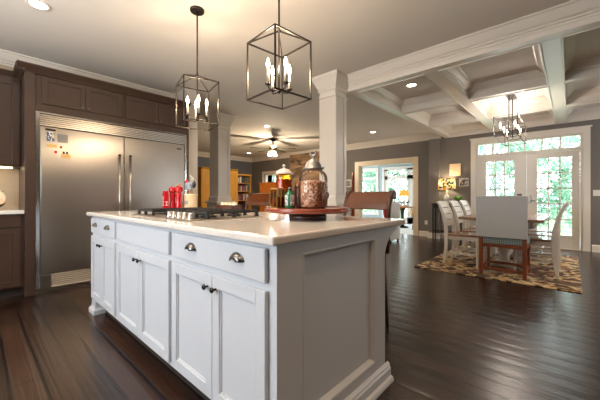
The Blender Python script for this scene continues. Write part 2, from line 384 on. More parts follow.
st(MB().box(-2.72, -2.45, 7.95, 8.3, 0, 2.55).build('wall_pilaster', M['grey'], bevel=0.004))
st(MB().box(-5.0, -4.33, 2.2, 2.37, 0, CZ).build('wall_stub', M['stubpaint'], bevel=0.004))

# baseboards
def base_x(name, x0, x1, yf, h=0.14):  # wall face at yf, board toward -Y
    st(MB().prism([(yf, 0), (yf - 0.028, 0), (yf - 0.028, 0.018), (yf - 0.016, 0.026), (yf - 0.016, h - 0.03), (yf - 0.008, h - 0.008), (yf, h)], 'x', x0, x1).build(name, M['trim']))
base_x('baseboard_back_right', 0.31, 3.6, 8.05)
base_x('baseboard_back_left', -2.45, -1.79, 8.05)
base_x('baseboard_pilaster', -2.74, -2.43, 7.95)
base_x('baseboard_family_right', -3.06, -2.74, 8.2)
base_x('baseboard_family_mid', -6.0, -5.09, 8.2)
st(MB().prism([(-2.72, 0), (-2.745, 0), (-2.735, 0.12), (-2.72, 0.14)], 'y', 7.93, 8.2).build('baseboard_pilaster_side', M['trim']))

# crown profile (out from wall p, drop z from ceiling)
CR = [(0, 0), (0.125, 0), (0.125, -0.014), (0.108, -0.02), (0.088, -0.045), (0.05, -0.088), (0.03, -0.098), (0.03, -0.112), (0.012, -0.118), (0.012, -0.14), (0, -0.14)]
def crown_x(name, yf, sgn, x0, x1, sc=1.0, zt=CZ, m=None):
    st(MB().prism([(yf + sgn * p * sc, zt + z * sc) for p, z in CR], 'x', x0, x1).build(name, m or M['trim']))
def crown_y(name, xf, sgn, y0, y1, sc=1.0, zt=CZ, m=None):
    st(MB().prism([(xf + sgn * p * sc, zt + z * sc) for p, z in CR], 'y', y0, y1).build(name, m or M['trim']))
crown_x('trim_1', 8.2, -1, -10.3, -2.36, 1.15)
crown_y('trim_2', -10.3, 1, 2.3, 8.2, 1.15)
crown_y('trim_3', -4.9, 1, -2.0, 2.2)
crown_x('trim_4', -2.0, 1, -4.9, 3.6)
# coffered ceiling beams
BZ = 2.55
def beam(name, x0, x1, y0, y1):
    mb = MB().box(x0, x1, y0, y1, BZ, CZ)
    st(mb.build(name, M['trim'], bevel=0.006))
beam('trim_5', -2.343, 3.6, 3.566, 3.68)
crown_x('trim_6', 3.566, -1, -2.343, 3.6, 0.98)
beam('trim_7', -2.343, -2.217, 3.68, 8.05)
YB = [(5.10, 5.21), (6.48, 6.60)]
XB = [(-1.30, -1.155), (-0.215, -0.062), (0.88, 1.03), (1.97, 2.12)]
for i, (a, b) in enumerate(XB): beam('trim_%d' % (8 + i), a, b, 3.68, 7.95)
beam('trim_12', -2.217, 3.6, 7.95, 8.05)
cx_edges = [(-2.217, -1.30), (-1.155, -0.215), (-0.062, 0.88), (1.03, 1.97), (2.12, 3.6)]
cy_edges = [(3.68, 5.10), (5.21, 6.48), (6.60, 7.95)]
n = 13
for a, b in YB:
    mb = MB()
    for x0, x1 in cx_edges: mb.box(x0, x1, a, b, BZ, CZ)
    st(mb.build('trim_%d' % n, M['trim'], bevel=0.006)); n += 1
for x0, x1 in cx_edges:
    for y0, y1 in cy_edges:
        mb = MB(); rings = []
        for p, z in CR:
            p *= 0.8; z *= 0.75
            rings.append([mb.bm.verts.new(q) for q in ((x0 + p, y0 + p, CZ + z), (x1 - p, y0 + p, CZ + z), (x1 - p, y1 - p, CZ + z), (x0 + p, y1 - p, CZ + z))])
        for A, B in zip(rings, rings[1:] + rings[:1]):
            for k in range(4): mb.bm.faces.new((A[k], A[(k + 1) % 4], B[(k + 1) % 4], B[k]))
        st(mb.build('trim_%d' % n, M['trim'])); n += 1
        mb = MB()   # thin bead around the lower rim of each coffer
        for q in ((x0, x1, y0, y0 + 0.012), (x0, x1, y1 - 0.012, y1), (x0, x0 + 0.012, y0 + 0.012, y1 - 0.012), (x1 - 0.012, x1, y0 + 0.012, y1 - 0.012)):
            mb.box(q[0], q[1], q[2], q[3], BZ - 0.008, BZ + 0.02)
        st(mb.build('trim_%d' % n, M['trim'])); n += 1

# columns on pedestals
def column(x0, x1, y0, y1, label, far=False):
    t = thing('column', label, 'column', ((x0 + x1) / 2, (y0 + y1) / 2, 0), group=None)
    e = 0.045
    MB().box(x0 - e, x1 + e, y0 - e, y1 + e, 0.16, 0.93).build('pedestal', M['trim'], t, bevel=0.004)
    MB().sqring(x0 - e, x1 + e, y0 - e, y1 + e, [(0.03, 0), (0.03, 0.12), (0.018, 0.14), (0.0, 0.16)]).build('plinth', M['trim'], t)
    MB().sqring(x0 - e, x1 + e, y0 - e, y1 + e, [(0.0, 0.93), (0.035, 0.94), (0.035, 0.97), (0.0, 0.975)]).build('pedestal_cap', M['trim'], t)
    mb = MB().box(x0, x1, y0, y1, 0.975, 2.44)
    for xs in (x0 - 0.012, x1):
        for ya, yb in ((y0, y0 + 0.06), (y1 - 0.06, y1)): mb.box(xs, xs + 0.012, ya, yb, 1.08, 2.44)
    mb.build('shaft', M['trim'], t, bevel=0.003)
    MB().sqring(x0, x1, y0, y1, [(0.02, 0.975), (0.02, 1.05), (0.008, 1.07), (0.0, 1.08)]).build('column_base', M['trim'], t)
    MB().sqring(x0, x1, y0, y1, [(0.002, 2.44), (0.014, 2.445), (0.014, 2.465), (0.002, 2.47), (0.002, 2.52), (0.018, 2.53), (0.018, 2.57), (0.03, 2.585), (0.045, 2.62), (0.075, 2.68), (0.088, 2.70), (0.088, 2.74)]).build('capital', M['trim'], t)
    return t
column(-2.62, -2.355, 3.30, 3.555, 'white square column carrying the corner of the coffered beams, behind the cookie jar')
column(-5.53, -5.225, 3.30, 3.585, 'white square column between the refrigerator and the ceiling fan, behind the stoneware crock')

# ------------------------------------------------------------------ french doors & windows
def casing_ring(mb, x0, x1, z0, z1, yf, w=0.10, th=0.028, bottom=False):
    mb.box(x0 - w, x0, yf - th, yf, z0, z1 + w); mb.box(x1, x1 + w, yf - th, yf, z0, z1 + w); mb.box(x0, x1, yf - th, yf, z1, z1 + w)
    if bottom: mb.box(x0 - w - 0.02, x1 + w + 0.02, yf - th - 0.03, yf, z0 - 0.05, z0)
def muntins(mb, x0, x1, z0, z1, y0, y1, nx, nz, w=0.02):
    for i in range(1, nx): c = x0 + (x1 - x0) * i / nx; mb.box(c - w / 2, c + w / 2, y0, y1, z0, z1)
    for j in range(1, nz): c = z0 + (z1 - z0) * j / nz; mb.box(x0, x1, y0, y1, c - w / 2, c + w / 2)
# frame of the french doors
fr = thing('window_1', 'transom window of six panes over the french doors in the grey dining wall', 'window', (-0.72, 8.15, 2.0)); st(fr)
mb = MB(); casing_ring(mb, DX0, DX1, 0, 2.32, 8.05, 0.105)
mb.box(-1.79, 0.315, 8.0, 8.05, 2.425, 2.45)
mb.build('casing', M['trim'], fr, bevel=0.003)
mb = MB(); mb.box(DX0, DX0 + 0.04, 8.06, 8.2, 0, 2.32); mb.box(DX1 - 0.04, DX1, 8.06, 8.2, 0, 2.32); mb.box(DX0 + 0.04, DX1 - 0.04, 8.06, 8.2, 2.29, 2.32); mb.box(DX0 + 0.04, DX1 - 0.04, 8.06, 8.2, 2.0, 2.06)
mb.build('window_frame', M['trim'], fr)
mb = MB(); mb.box(DX0 + 0.04, DX1 - 0.04, 8.125, 8.132, 2.06, 2.29); mb.build('pane', M['glass'], fr)
mb = MB(); muntins(mb, DX0 + 0.04, DX1 - 0.04, 2.06, 2.29, 8.11, 8.125, 6, 1, 0.028); mb.build('muntins', M['trim'], fr)
def door_leaf(nm, x0, x1, gx0, gx1, label):
    t = thing(nm, label, 'door', ((x0 + x1) / 2, 8.1, 0)); st(t)
    z0, z1, gz0, gz1 = 0.012, 1.995, 0.28, 1.875; y0, y1 = 8.08, 8.125
    mb = MB(); mb.box(x0, gx0, y0, y1, z0, z1); mb.box(gx1, x1, y0, y1, z0, z1); mb.box(gx0, gx1, y0, y1, z0, gz0); mb.box(gx0, gx1, y0, y1, gz1, z1)
    mb.build('door_frame', M['trim'], t, bevel=0.003)
    mb = MB(); muntins(mb, gx0, gx1, gz0, gz1, y0 + 0.003, y0 + 0.018, 3, 5, 0.025); mb.build('muntins', M['trim'], t)
    MB().box(gx0, gx1, y0 + 0.02, y0 + 0.026, gz0, gz1).build('pane', M['glass'], t)
    mb = MB(); w = 0.022
    mb.box(gx0 - w, gx0, y0 - 0.01, y0, gz0 - w, gz1 + w); mb.box(gx1, gx1 + w, y0 - 0.01, y0, gz0 - w, gz1 + w); mb.box(gx0, gx1, y0 - 0.01, y0, gz0 - w, gz0); mb.box(gx0, gx1, y0 - 0.01, y0, gz1, gz1 + w)
    mb.build('glass_bead', M['trim'], t)
    return t
dl = door_leaf('door_1', DX0 + 0.043, -0.705, -1.455, -0.92, 'left french door leaf with fifteen panes')
dr = door_leaf('door_2', -0.700, DX1 - 0.043, -0.52, 0.022, 'right french door leaf with fifteen panes')
MB().box(-0.865, -0.785, 8.045, 8.08, 1.05, 1.13).build('keypad_lock', M['blackgloss'], dl, bevel=0.006)
mb = MB(); mb.tube([(-0.64, 8.08, 0.98), (-0.64, 8.03, 0.98), (-0.55, 8.03, 0.98)], 0.009); mb.lathe([(0.026, 0)], (0, 0), 4, False) if False else None
mb.build('door_handle', M['pewter'], dr)
MB().box(-0.665, -0.62, 8.07, 8.08, 0.93, 1.09).build('door_plate', M['pewter'], dr)
st(MB().box(DX0, DX1, 8.05, 8.25, 0, 0.012).build('trim_70', M['trim']))
# family room window
t = thing('window_2', 'white framed window above the honey-coloured cabinet in the family room', 'window', (-8.69, 8.3, 0.9)); st(t)
mb = MB(); casing_ring(mb, -9.5, -7.88, 0.9, 2.02, 8.2, 0.1, bottom=True); mb.build('casing', M['trim'], t, bevel=0.003)
mb = MB(); mb.box(-9.5, -9.45, 8.24, 8.34, 0.9, 2.02); mb.box(-7.93, -7.88, 8.24, 8.34, 0.9, 2.02); mb.box(-9.45, -7.93, 8.24, 8.34, 1.97, 2.02); mb.box(-9.45, -7.93, 8.24, 8.34, 0.9, 0.95); mb.box(-8.72, -8.66, 8.24, 8.34, 0.95, 1.97)
mb.build('window_frame', M['trim'], t)
MB().box(-9.45, -7.93, 8.345, 8.35, 0.9, 2.02).build('pane', M['glass'], t)
# cased opening to the sunroom
mb = MB(); casing_ring(mb, -4.95, -3.2, 0, 2.04, 8.2, 0.13)
mb.box(-4.95, -4.93, 8.19, 8.41, 0, 2.04); mb.box(-3.22, -3.2, 8.19, 8.41, 0, 2.04); mb.box(-4.93, -3.22, 8.19, 8.41, 2.02, 2.04)
st(mb.build('trim_71', mat('cream_casing_paint', rgb(226, 208, 182), 0.35), bevel=0.004))
# kitchen / side windows behind the camera
for k, (nm, a, b, z0, z1) in enumerate((('window_3', -3.3, -1.0, 1.05, 2.1),)):
    mb = MB(); mb.box(a, a + 0.05, -2.08, -2.02, z0, z1); mb.box(b - 0.05, b, -2.08, -2.02, z0, z1); mb.box(a + 0.05, b - 0.05, -2.08, -2.02, z1 - 0.05, z1); mb.box(a + 0.05, b - 0.05, -2.08, -2.02, z0, z0 + 0.05)
    for c in (-2.6, -1.6): mb.box(c - 0.03, c + 0.03, -2.08, -2.02, z0 + 0.05, z1 - 0.05)
    st(mb.build(nm, M['trim']))
for nm, a, b in (('window_4', 6.3, 7.8),):
    mb = MB(); z0, z1 = 0.8, 2.3
    mb.box(3.62, 3.68, a, a + 0.05, z0, z1); mb.box(3.62, 3.68, b - 0.05, b, z0, z1); mb.box(3.62, 3.68, a + 0.05, b - 0.05, z0, z0 + 0.05); mb.box(3.62, 3.68, a + 0.05, b - 0.05, z1 - 0.05, z1)
    mb.box(3.62, 3.68, (a + b) / 2 - 0.03, (a + b) / 2 + 0.03, z0 + 0.05, z1 - 0.05)
    st(mb.build(nm, M['trim']))

# ------------------------------------------------------------------ sunroom
SX0, SX1, SY0, SY1, SZ = -7.6, -2.85, 8.4, 11.5, 2.5
st(MB().box(SX0, SX1, SY0 - 0.1, SY1, -0.1, 0.0).build('floor_sunroom', M['carpet']))
st(MB().box(SX0, SX1, SY0, SY1 + 0.15, SZ, SZ + 0.1).build('ceiling_sunroom', M['trim']))
wall_x('wall_sunroom_back', SY1, SY1 + 0.15, SX0, SX1, SZ, [(-6.92, -6.06, 0.35, 2.22), (-5.72, -3.5, 0, 2.2)], M['sunwall'])
wall_y('wall_sunroom_left', SX0, SX0 + 0.1, SY0, SY1, SZ, [(8.9, 11.1, 0.7, 2.1)], M['sunwall'])
wall_y('wall_sunroom_right', SX1, SX1 + 0.1, SY0 - 0.15, SY1 + 0.15, SZ, [], M['sunwall'])
t = thing('window_6', 'tall white sunroom window with a small upper light', 'window', (-6.5, SY1, 0.35)); st(t)
mb = MB(); casing_ring(mb, -6.92, -6.06, 0.35, 2.22, SY1, 0.08, bottom=True)
x0, x1 = -6.92, -6.06
mb.box(x0, x0 + 0.05, SY1, SY1 + 0.1, 0.35, 2.22); mb.box(x1 - 0.05, x1, SY1, SY1 + 0.1, 0.35, 2.22); mb.box(x0, x1, SY1, SY1 + 0.1, 2.17, 2.22); mb.box(x0, x1, SY1, SY1 + 0.1, 0.35, 0.4); mb.box(x0, x1, SY1, SY1 + 0.1, 1.82, 1.9)
mb.build('window_frame', M['trim'], t); MB().box(x0, x1, SY1 + 0.11, SY1 + 0.115, 0.35, 2.22).build('pane', M['glass'], t)
t = thing('door_3', 'white sunroom glass doors under a transom', 'door', (-4.6, SY1, 0)); st(t)
mb = MB(); casing_ring(mb, -5.72, -3.5, 0, 2.2, SY1, 0.08)
for a, b in ((-5.72, -4.62), (-4.60, -3.5)):
    mb.box(a, a + 0.14, SY1, SY1 + 0.06, 0, 2.2); mb.box(b - 0.14, b, SY1, SY1 + 0.06, 0, 2.2); mb.box(a, b, SY1, SY1 + 0.06, 0, 0.25); mb.box(a, b, SY1, SY1 + 0.06, 1.78, 1.92); mb.box(a, b, SY1, SY1 + 0.06, 2.14, 2.2)
mb.build('door_frame', M['trim'], t)
mb = MB()
for a, b in ((-5.58, -4.76), (-4.46, -3.64)): muntins(mb, a, b, 0.25, 1.78, SY1 + 0.01, SY1 + 0.03, 3, 5, 0.02)
mb.build('muntins', M['trim'], t)
MB().box(-5.72, -3.5, SY1 + 0.035, SY1 + 0.04, 0, 2.2).build('pane', M['glass'], t)

# ------------------------------------------------------------------ kitchen island
isl = thing('kitchen_island', 'white shaker kitchen island with cup-pull drawers and a recessed end panel', 'island', (-2.04, 1.17, 0))
IX0, IX1, IY0, IY1 = -3.28, -0.80, 0.745, 1.60
mb = MB().box(IX0, IX1 - 0.015, IY0, IY1, 0.115, 0.885)
mb.build('carcass', M['islandpaint'], isl)
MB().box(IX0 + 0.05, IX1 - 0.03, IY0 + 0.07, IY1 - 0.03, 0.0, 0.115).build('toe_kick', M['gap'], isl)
# end panel: frame around a recess with a sloped bead
mb = MB(); PX = IX1
ys, ye, zs, ze = 0.885, 1.485, 0.15, 0.835
mb.box(PX - 0.015, PX + 0.008, IY0, ys, 0.0, 0.885); mb.box(PX - 0.015, PX + 0.008, ye, IY1, 0.0, 0.885)
mb.box(PX - 0.015, PX + 0.008, ys, ye, 0.0, zs); mb.box(PX - 0.015, PX + 0.008, ys, ye, ze, 0.885)
mb.build('end_panel_frame', M['islandpaint'], isl)
mb = MB(); rings = []
for o, x in ((0, PX + 0.008), (0.004, PX + 0.012), (0.01, PX + 0.010), (0.022, PX - 0.010), (0.022, PX - 0.0149)):
    rings.append([mb.bm.verts.new(q) for q in ((x, ys + o, zs + o), (x, ye - o, zs + o), (x, ye - o, ze - o), (x, ys + o, ze - o))])
for A, B in zip(rings, rings[1:]):
    for k in range(4): mb.bm.faces.new((A[k], A[(k + 1) % 4], B[(k + 1) % 4], B[k]))
mb.build('end_panel_bead', M['islandpaint'], isl)
# base moulding on the end and back
mb = MB()
def base_prof(h=0.10): return [(0, 0), (0.04, 0), (0.04, 0.012), (0.034, 0.024), (0.022, 0.03), (0.022, h - 0.03), (0.016, h - 0.02), (0.016, h - 0.012), (0.006, h), (0, h)]
mb.prism([(PX + 0.008 + p, z) for p, z in base_prof()], 'y', IY0, IY1 + 0.03)
mb.build('base_moulding', M['islandpaint'], isl)
# corbel under the overhang
mb = MB()
cv = [(IY1, 0.62)]
for k in range(9):
    a = k / 8 * PI / 2; cv.append((IY1 + 0.19 * (1 - math.cos(a)) * 0.9 + 0.0, 0.64 + 0.215 * math.sin(a)))
cv += [(IY1 + 0.19, 0.885), (IY1, 0.885)]
mb.prism(cv, 'x', PX - 0.10, PX + 0.0); mb.build('corbel', M['islandpaint'], isl)
mb = MB(); mb.prism(cv, 'x', IX0 + 0.02, IX0 + 0.12); mb.build('corbel', M['islandpaint'], isl)
# feet at the left end
mb = MB(); mb.sqring(IX0 - 0.01, IX0 + 0.11, IY0 - 0.005, IY0 + 0.115, [(0.02, 0), (0.02, 0.035), (0.005, 0.05), (0.0, 0.07), (0, 0.115)])
mb.build('foot', M['islandpaint'], isl)
def shaker(mb, x0, x1, z0, z1, yf, th=0.02, w=0.055):
    """door in XZ plane, face toward -Y at yf"""
    y1 = yf + th
    mb.box(x0, x0 + w, yf, y1, z0, z1); mb.box(x1 - w, x1, yf, y1, z0, z1); mb.box(x0 + w, x1 - w, yf, y1, z0, z0 + w); mb.box(x0 + w, x1 - w, yf, y1, z1 - w, z1)
    mb.box(x0 + w, x1 - w, yf + 0.012, y1, z0 + w, z1 - w)
    b = 0.008
    mb.box(x0 + w, x0 + w + b, yf + 0.006, yf + 0.012, z0 + w, z1 - w); mb.box(x1 - w - b, x1 - w, yf + 0.006, yf + 0.012, z0 + w, z1 - w)
    mb.box(x0 + w + b, x1 - w - b, yf + 0.006, yf + 0.012, z0 + w, z0 + w + b); mb.box(x0 + w + b, x1 - w - b, yf + 0.006, yf + 0.012, z1 - w - b, z1 - w)
YF = IY0 - 0.02
def cup_pull(x, z, parent):
    mb = MB(); R, Hh, dp = 0.043, 0.032, 0.024; rows = []
    for i in range(13):
        a = PI * i / 12; row = []
        for j in range(6):
            b = PI / 2 * j / 5
            row.append(mb.bm.verts.new((x + R * math.cos(a) * math.cos(b * 0.72), YF - dp * math.sin(b), z - 0.012 + Hh * math.sin(a) * math.cos(b * 0.75))))
        rows.append(row)
    for A, B in zip(rows, rows[1:]):
        for j in range(5): f = mb.bm.faces.new((A[j], A[j + 1], B[j + 1], B[j])); f.smooth = True
    mb.tube([(x - R, YF - 0.002, z - 0.012)] + [(x + R * math.cos(PI * (1 - i / 12)) * 1.04, YF - 0.002, z - 0.012 + Hh * math.sin(PI * i / 12) * 1.05) for i in range(13)], 0.0022, 6)
    o = mb.build('cup_pull', M['pewter'], parent); s = o.modifiers.new('solid', 'SOLIDIFY'); s.thickness = 0.002; return o
def knob(x, z, parent, y=None, m=None, axis='y', r=0.013):
    yy = YF if y is None else y
    prof = [(0.005, 0), (0.005, 0.012), (0.0075, 0.014), (r, 0.019), (r, 0.024), (0.007, 0.028)]
    mb = MB(); mb.lathe(prof, (0, 0), 14)
    if axis == 'y': bmesh.ops.rotate(mb.bm, verts=mb.bm.verts, cent=(0, 0, 0), matrix=Matrix.Rotation(PI / 2, 3, 'X')); bmesh.ops.translate(mb.bm, verts=mb.bm.verts, vec=(x, yy, z))
    else: bmesh.ops.rotate(mb.bm, verts=mb.bm.verts, cent=(0, 0, 0), matrix=Matrix.Rotation(PI / 2, 3, 'Y')); bmesh.ops.translate(mb.bm, verts=mb.bm.verts, vec=(yy, x, z))
    return mb.build('knob', m or M['blackgloss'], parent)
for x0, x1, pulls in ((-3.255, -2.588, (-3.10, -2.745)), (-2.541, -1.645, ()), (-1.607, -0.836, (-1.385, -1.005))):
    d = MB().box(x0, x1, YF, IY0 - 0.0005, 0.738, 0.868).build('drawer', M['islandpaint'], isl, bevel=0.005)
    for px in pulls: cup_pull(px, 0.812, d)
    mid = (x0 + x1) / 2
    if pulls and x0 < -3: mid = -2.93
    if x0 == -2.541: mid = -2.081
    if x0 == -1.607: mid = -1.199
    for a, b, kx in ((x0, mid - 0.002, mid - 0.034), (mid + 0.002, x1, mid + 0.034)):
        mb = MB(); shaker(mb, a, b, 0.14, 0.708, YF, th=0.0195); dd = mb.build('door', M['islandpaint'], isl, bevel=0.0025)
        knob(kx, 0.650, dd)
# worktop
mb = MB().box(-3.343, -0.773, 0.708, 1.852, 0.885, 0.92)
single('island_worktop', mb, M['quartz'], 'pale speckled quartz worktop on the white island', 'worktop', loc=(-2.06, 1.28, 0.885), bevel=0.009)

# ------------------------------------------------------------------ cooktop
ct = thing('gas_cooktop', 'stainless gas cooktop with black iron grates set in the island worktop', 'cooktop', (-2.05, 1.09, 0.92))
MB().box(-2.50, -1.60, 0.825, 1.355, 0.9202, 0.928).build('cooktop_base', M['steel'], ct, bevel=0.003)
def grate(x0, x1):
    mb = MB(); zt, zb, y0, y1 = 0.968, 0.93, 0.865 if x0 < -2.3 else 0.955, 1.335
    w = 0.013
    for yy in (y0, y1): mb.box(x0, x1, yy - w / 2, yy + w / 2, zt - 0.014, zt)
    for xx in (x0, x1): mb.box(xx - w / 2, xx + w / 2, y0 + w / 2, y1 - w / 2, zt - 0.014, zt)
    nx = 4
    for k in range(1, nx): xx = x0 + (x1 - x0) * k / nx; mb.box(xx - w / 2, xx + w / 2, y0 + w / 2, y1 - w / 2, zt - 0.012, zt + 0.002)
    yc = (y0 + y1) / 2; mb.box(x0 + w / 2, x1 - w / 2, yc - w / 2, yc + w / 2, zt - 0.012, zt + 0.001)
    for xx in (x0, (x0 + x1) / 2, x1):
        for yy in (y0, yc, y1): mb.prism([(xx - 0.012, zb - 0.002), (xx + 0.012, zb - 0.002), (xx + 0.007, zt - 0.01), (xx - 0.007, zt - 0.01)], 'y', yy - 0.008, yy + 0.008)
    mb.build('grate', M['black'], ct)
for a, b in ((-2.475, -2.205), (-2.19, -1.91), (-1.895, -1.625)): grate(a, b)
for bx, by in ((-2.34, 0.97), (-2.34, 1.22), (-2.05, 1.15), (-1.76, 1.04), (-1.76, 1.24)):
    MB().lathe([(0.05, 0.928), (0.05, 0.938), (0.036, 0.94), (0.036, 0.948), (0.03, 0.952)], (bx, by), 24).build('burner', M['black'], ct)
for k in range(5):
    bx = -1.95 + 0.07 * k
    MB().lathe([(0.026, 0.928), (0.026, 0.934), (0.022, 0.938), (0.021, 0.962), (0.018, 0.966)], (bx, 0.872), 20).build('knob', M['chrome'], ct)

# ------------------------------------------------------------------ refrigerator wall
FX = -4.30
fg = thing('refrigerator', 'wide built-in stainless steel refrigerator with two tall doors and louvred grilles', 'refrigerator', (-4.6, 1.31, 0))
MB().box(-4.88, FX - 0.045, 0.455, 2.172, 0.0, 1.998).build('cabinet_body', M['steel'], fg)
mb = MB(); mb.box(FX - 0.045, FX + 0.004, 0.452, 0.488, 0.05, 1.998); mb.box(FX - 0.045, FX + 0.004, 2.140, 2.175, 0.05, 1.998); mb.box(FX - 0.045, FX + 0.004, 0.488, 2.140, 1.984, 1.998)
mb.build('trim_frame', M['chrome'], fg, bevel=0.002)
mb = MB()
for k in range(6):
    z = 1.852 + k * 0.0215
    mb.prism([(FX - 0.028, z + 0.004), (FX + 0.002, z), (FX + 0.003, z + 0.013), (FX - 0.02, z + 0.018)], 'y', 0.489, 2.139)
ug = mb.build('upper_grille', M['steel'], fg)
MB().box(FX - 0.044, FX - 0.03, 0.489, 2.139, 1.845, 1.983).build('grille_backing', M['bronze'], ug)
for a, b, hy in ((0.495, 1.316, 1.258), (1.324, 2.133, 1.382)):
    d = MB().box(FX - 0.04, FX, a, b, 0.205, 1.838).build('door', M['steel'], fg, bevel=0.004)
    mb = MB().tube([(FX + 0.045, hy, 0.42), (FX + 0.045, hy, 1.60)], 0.0125, 14)
    for z in (0.47, 1.55): mb.tube([(FX, hy, z), (FX + 0.045, hy, z)], 0.008, 10)
    h = mb.build('handle', M['steel'], d)
    for z in (0.42, 1.585): MB().tube([(FX + 0.045, hy, z - 0.002), (FX + 0.045, hy, z + 0.02)], 0.0142, 14).build('handle_cap', M['bronze'], h)
MB().box(FX, FX + 0.003, 2.02, 2.09, 1.765, 1.782).build('badge', M['bronze'], fg)
MB().box(FX - 0.035, FX + 0.004, 0.489, 0.585, 0.05, 0.195).build('hinge_cover', M['steel'], fg, bevel=0.002)
mb = MB()
for k in range(6):
    z = 0.072 + k * 0.0215
    mb.prism([(FX - 0.024, z + 0.004), (FX - 0.003, z), (FX + 0.0, z + 0.012), (FX - 0.018, z + 0.016)], 'y', 0.586, 2.139)
mb.box(FX - 0.026, FX, 0.586, 2.139, 0.05, 0.066)
tg = mb.build('toe_grille', mat('satin_grille_paint', rgb(190, 172, 150), 0.4), fg)
MB().box(FX - 0.044, FX - 0.026, 0.586, 2.139, 0.05, 0.198).build('grille_backing', M['bronze'], tg)

# surround with panels and crown
sr = thing('refrigerator_surround', 'dark stained wood surround framing the refrigerator, with crown on top', 'cabinet surround', (-4.6, 1.28, 0))
DW = M['darkwood']
MB().box(-4.9, FX + 0.02, 0.365, 0.449, 0.0, 2.40).build('side_panel', DW, sr, bevel=0.002)
MB().box(-4.9, FX + 0.02, 2.177, 2.199, 0.0, 2.40).build('side_panel', DW, sr, bevel=0.002)
MB().box(-4.9, FX + 0.005, 0.45, 2.176, 2.0, 2.075).build('rail', DW, sr, bevel=0.002)
cp = [(0.0, 2.40), (0.010, 2.40), (0.014, 2.41), (0.022, 2.415), (0.04, 2.435), (0.066, 2.458), (0.07, 2.462), (0.07, 2.475), (0.0, 2.475)]
mb = MB(); mb.prism([(FX + 0.02 + p, z) for p, z in cp], 'y', 0.30, 2.199)
mb.prism([(0.365 - p, z) for p, z in cp], 'x', -4.9, FX + 0.05); mb.box(-4.9, FX + 0.02, 0.365, 2.199, 2.40, 2.42)
mb.build('crown', DW, sr)
def shaker_x(mb, y0, y1, z0, z1, xf, th=0.02, w=0.06):
    x0 = xf - th
    mb.box(x0, xf, y0, y0 + w, z0, z1); mb.box(x0, xf, y1 - w, y1, z0, z1); mb.box(x0, xf, y0 + w, y1 - w, z0, z0 + w); mb.box(x0, xf, y0 + w, y1 - w, z1 - w, z1)
    mb.box(x0, xf - 0.010, y0 + w, y1 - w, z0 + w, z1 - w)
for j, (a, b, lb) in enumerate(((0.45, 1.312, 'dark wood two-door cabinet above the left half of the refrigerator'), (1.314, 2.176, 'dark wood two-door cabinet above the right half of the refrigerator'))):
    c = thing('wall_cabinet', lb, 'cabinet', (-4.6, (a + b) / 2, 2.076), group='cabinets above the refrigerator')
    MB().box(-4.89, FX, a, b, 2.076, 2.399).build('carcass', DW, c)
    m_ = (a + b) / 2 + (0.02 if j == 0 else 0)
    for y0, y1, ky in ((a + (0.055 if j == 0 else 0.02), m_ - 0.002, m_ - 0.03), (m_ + 0.002, b - 0.02, m_ + 0.03)):
        mb = MB(); shaker_x(mb, y0, y1, 2.086, 2.386, FX + 0.0205, w=0.05); dd = mb.build('door', DW, c, bevel=0.002)
        knob(ky, 2.115, dd, y=FX + 0.0205, m=M['pewter'], axis='x', r=0.012)
# left run: base cabinet, worktop, upper cabinet
bc = thing('base_cabinet', 'dark wood base cabinet left of the refrigerator', 'cabinet', (-4.6, -0.1, 0))
MB().box(-4.89, FX - 0.02, -0.6, 0.364, 0.10, 0.88).build('carcass', DW, bc)
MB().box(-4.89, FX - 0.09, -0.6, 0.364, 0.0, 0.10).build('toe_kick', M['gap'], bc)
for y0, y1 in ((-0.58, -0.13), (-0.11, 0.335)):
    MB().box(FX - 0.02, FX, y0, y1, 0.745, 0.868).build('drawer', DW, bc, bevel=0.003)
    mb = MB(); shaker_x(mb, y0, y1, 0.12, 0.725, FX); mb.build('door', DW, bc, bevel=0.002)
single('worktop', MB().box(-4.9, FX + 0.02, -0.6, 0.364, 0.881, 0.92), M['quartz'], 'pale worktop on the dark base cabinet left of the refrigerator', 'worktop', loc=(-4.6, -0.1, 0.881), bevel=0.006)
uc = thing('wall_cabinet', 'tall dark wood upper cabinet over the worktop at the far left', 'cabinet', (-4.7, -0.1, 1.40))
MB().box(-4.899, -4.57, -0.6, 0.364, 1.40, 2.39).build('carcass', DW, uc)
for y0, y1 in ((-0.58, -0.06), (-0.04, 0.345)):
    mb = MB(); shaker_x(mb, y0, y1, 1.41, 2.36, -4.5495); mb.build('door', DW, uc, bevel=0.002)
mb = MB(); mb.prism([(-4.57 + p * 0.7, 2.39 + (z - 2.40) * 0.7) for p, z in cp], 'y', -0.6, 0.2999); mb.build('crown', DW, uc)
MB().box(-4.80, -4.70, -0.5, 0.3, 1.388, 1.399).build('light_strip', M['undercab'], uc)
pl = MB(); pl.lathe([(0.02, 0), (0.09, 0.006), (0.12, 0.018), (0.122, 0.022), (0.09, 0.012), (0.02, 0.006)], (0, 0), 32)
bmesh.ops.rotate(pl.bm, verts=pl.bm.verts, cent=(0, 0, 0), matrix=Matrix.Rotation(math.radians(72), 3, 'Y'))
bmesh.ops.translate(pl.bm, verts=pl.bm.verts, vec=(-4.60, 0.13, 1.043))
single('painted_plate', pl, M['plate'], 'colourful painted plate standing on the worktop at the far left', 'plate', loc=(-4.60, 0.13, 0.92))

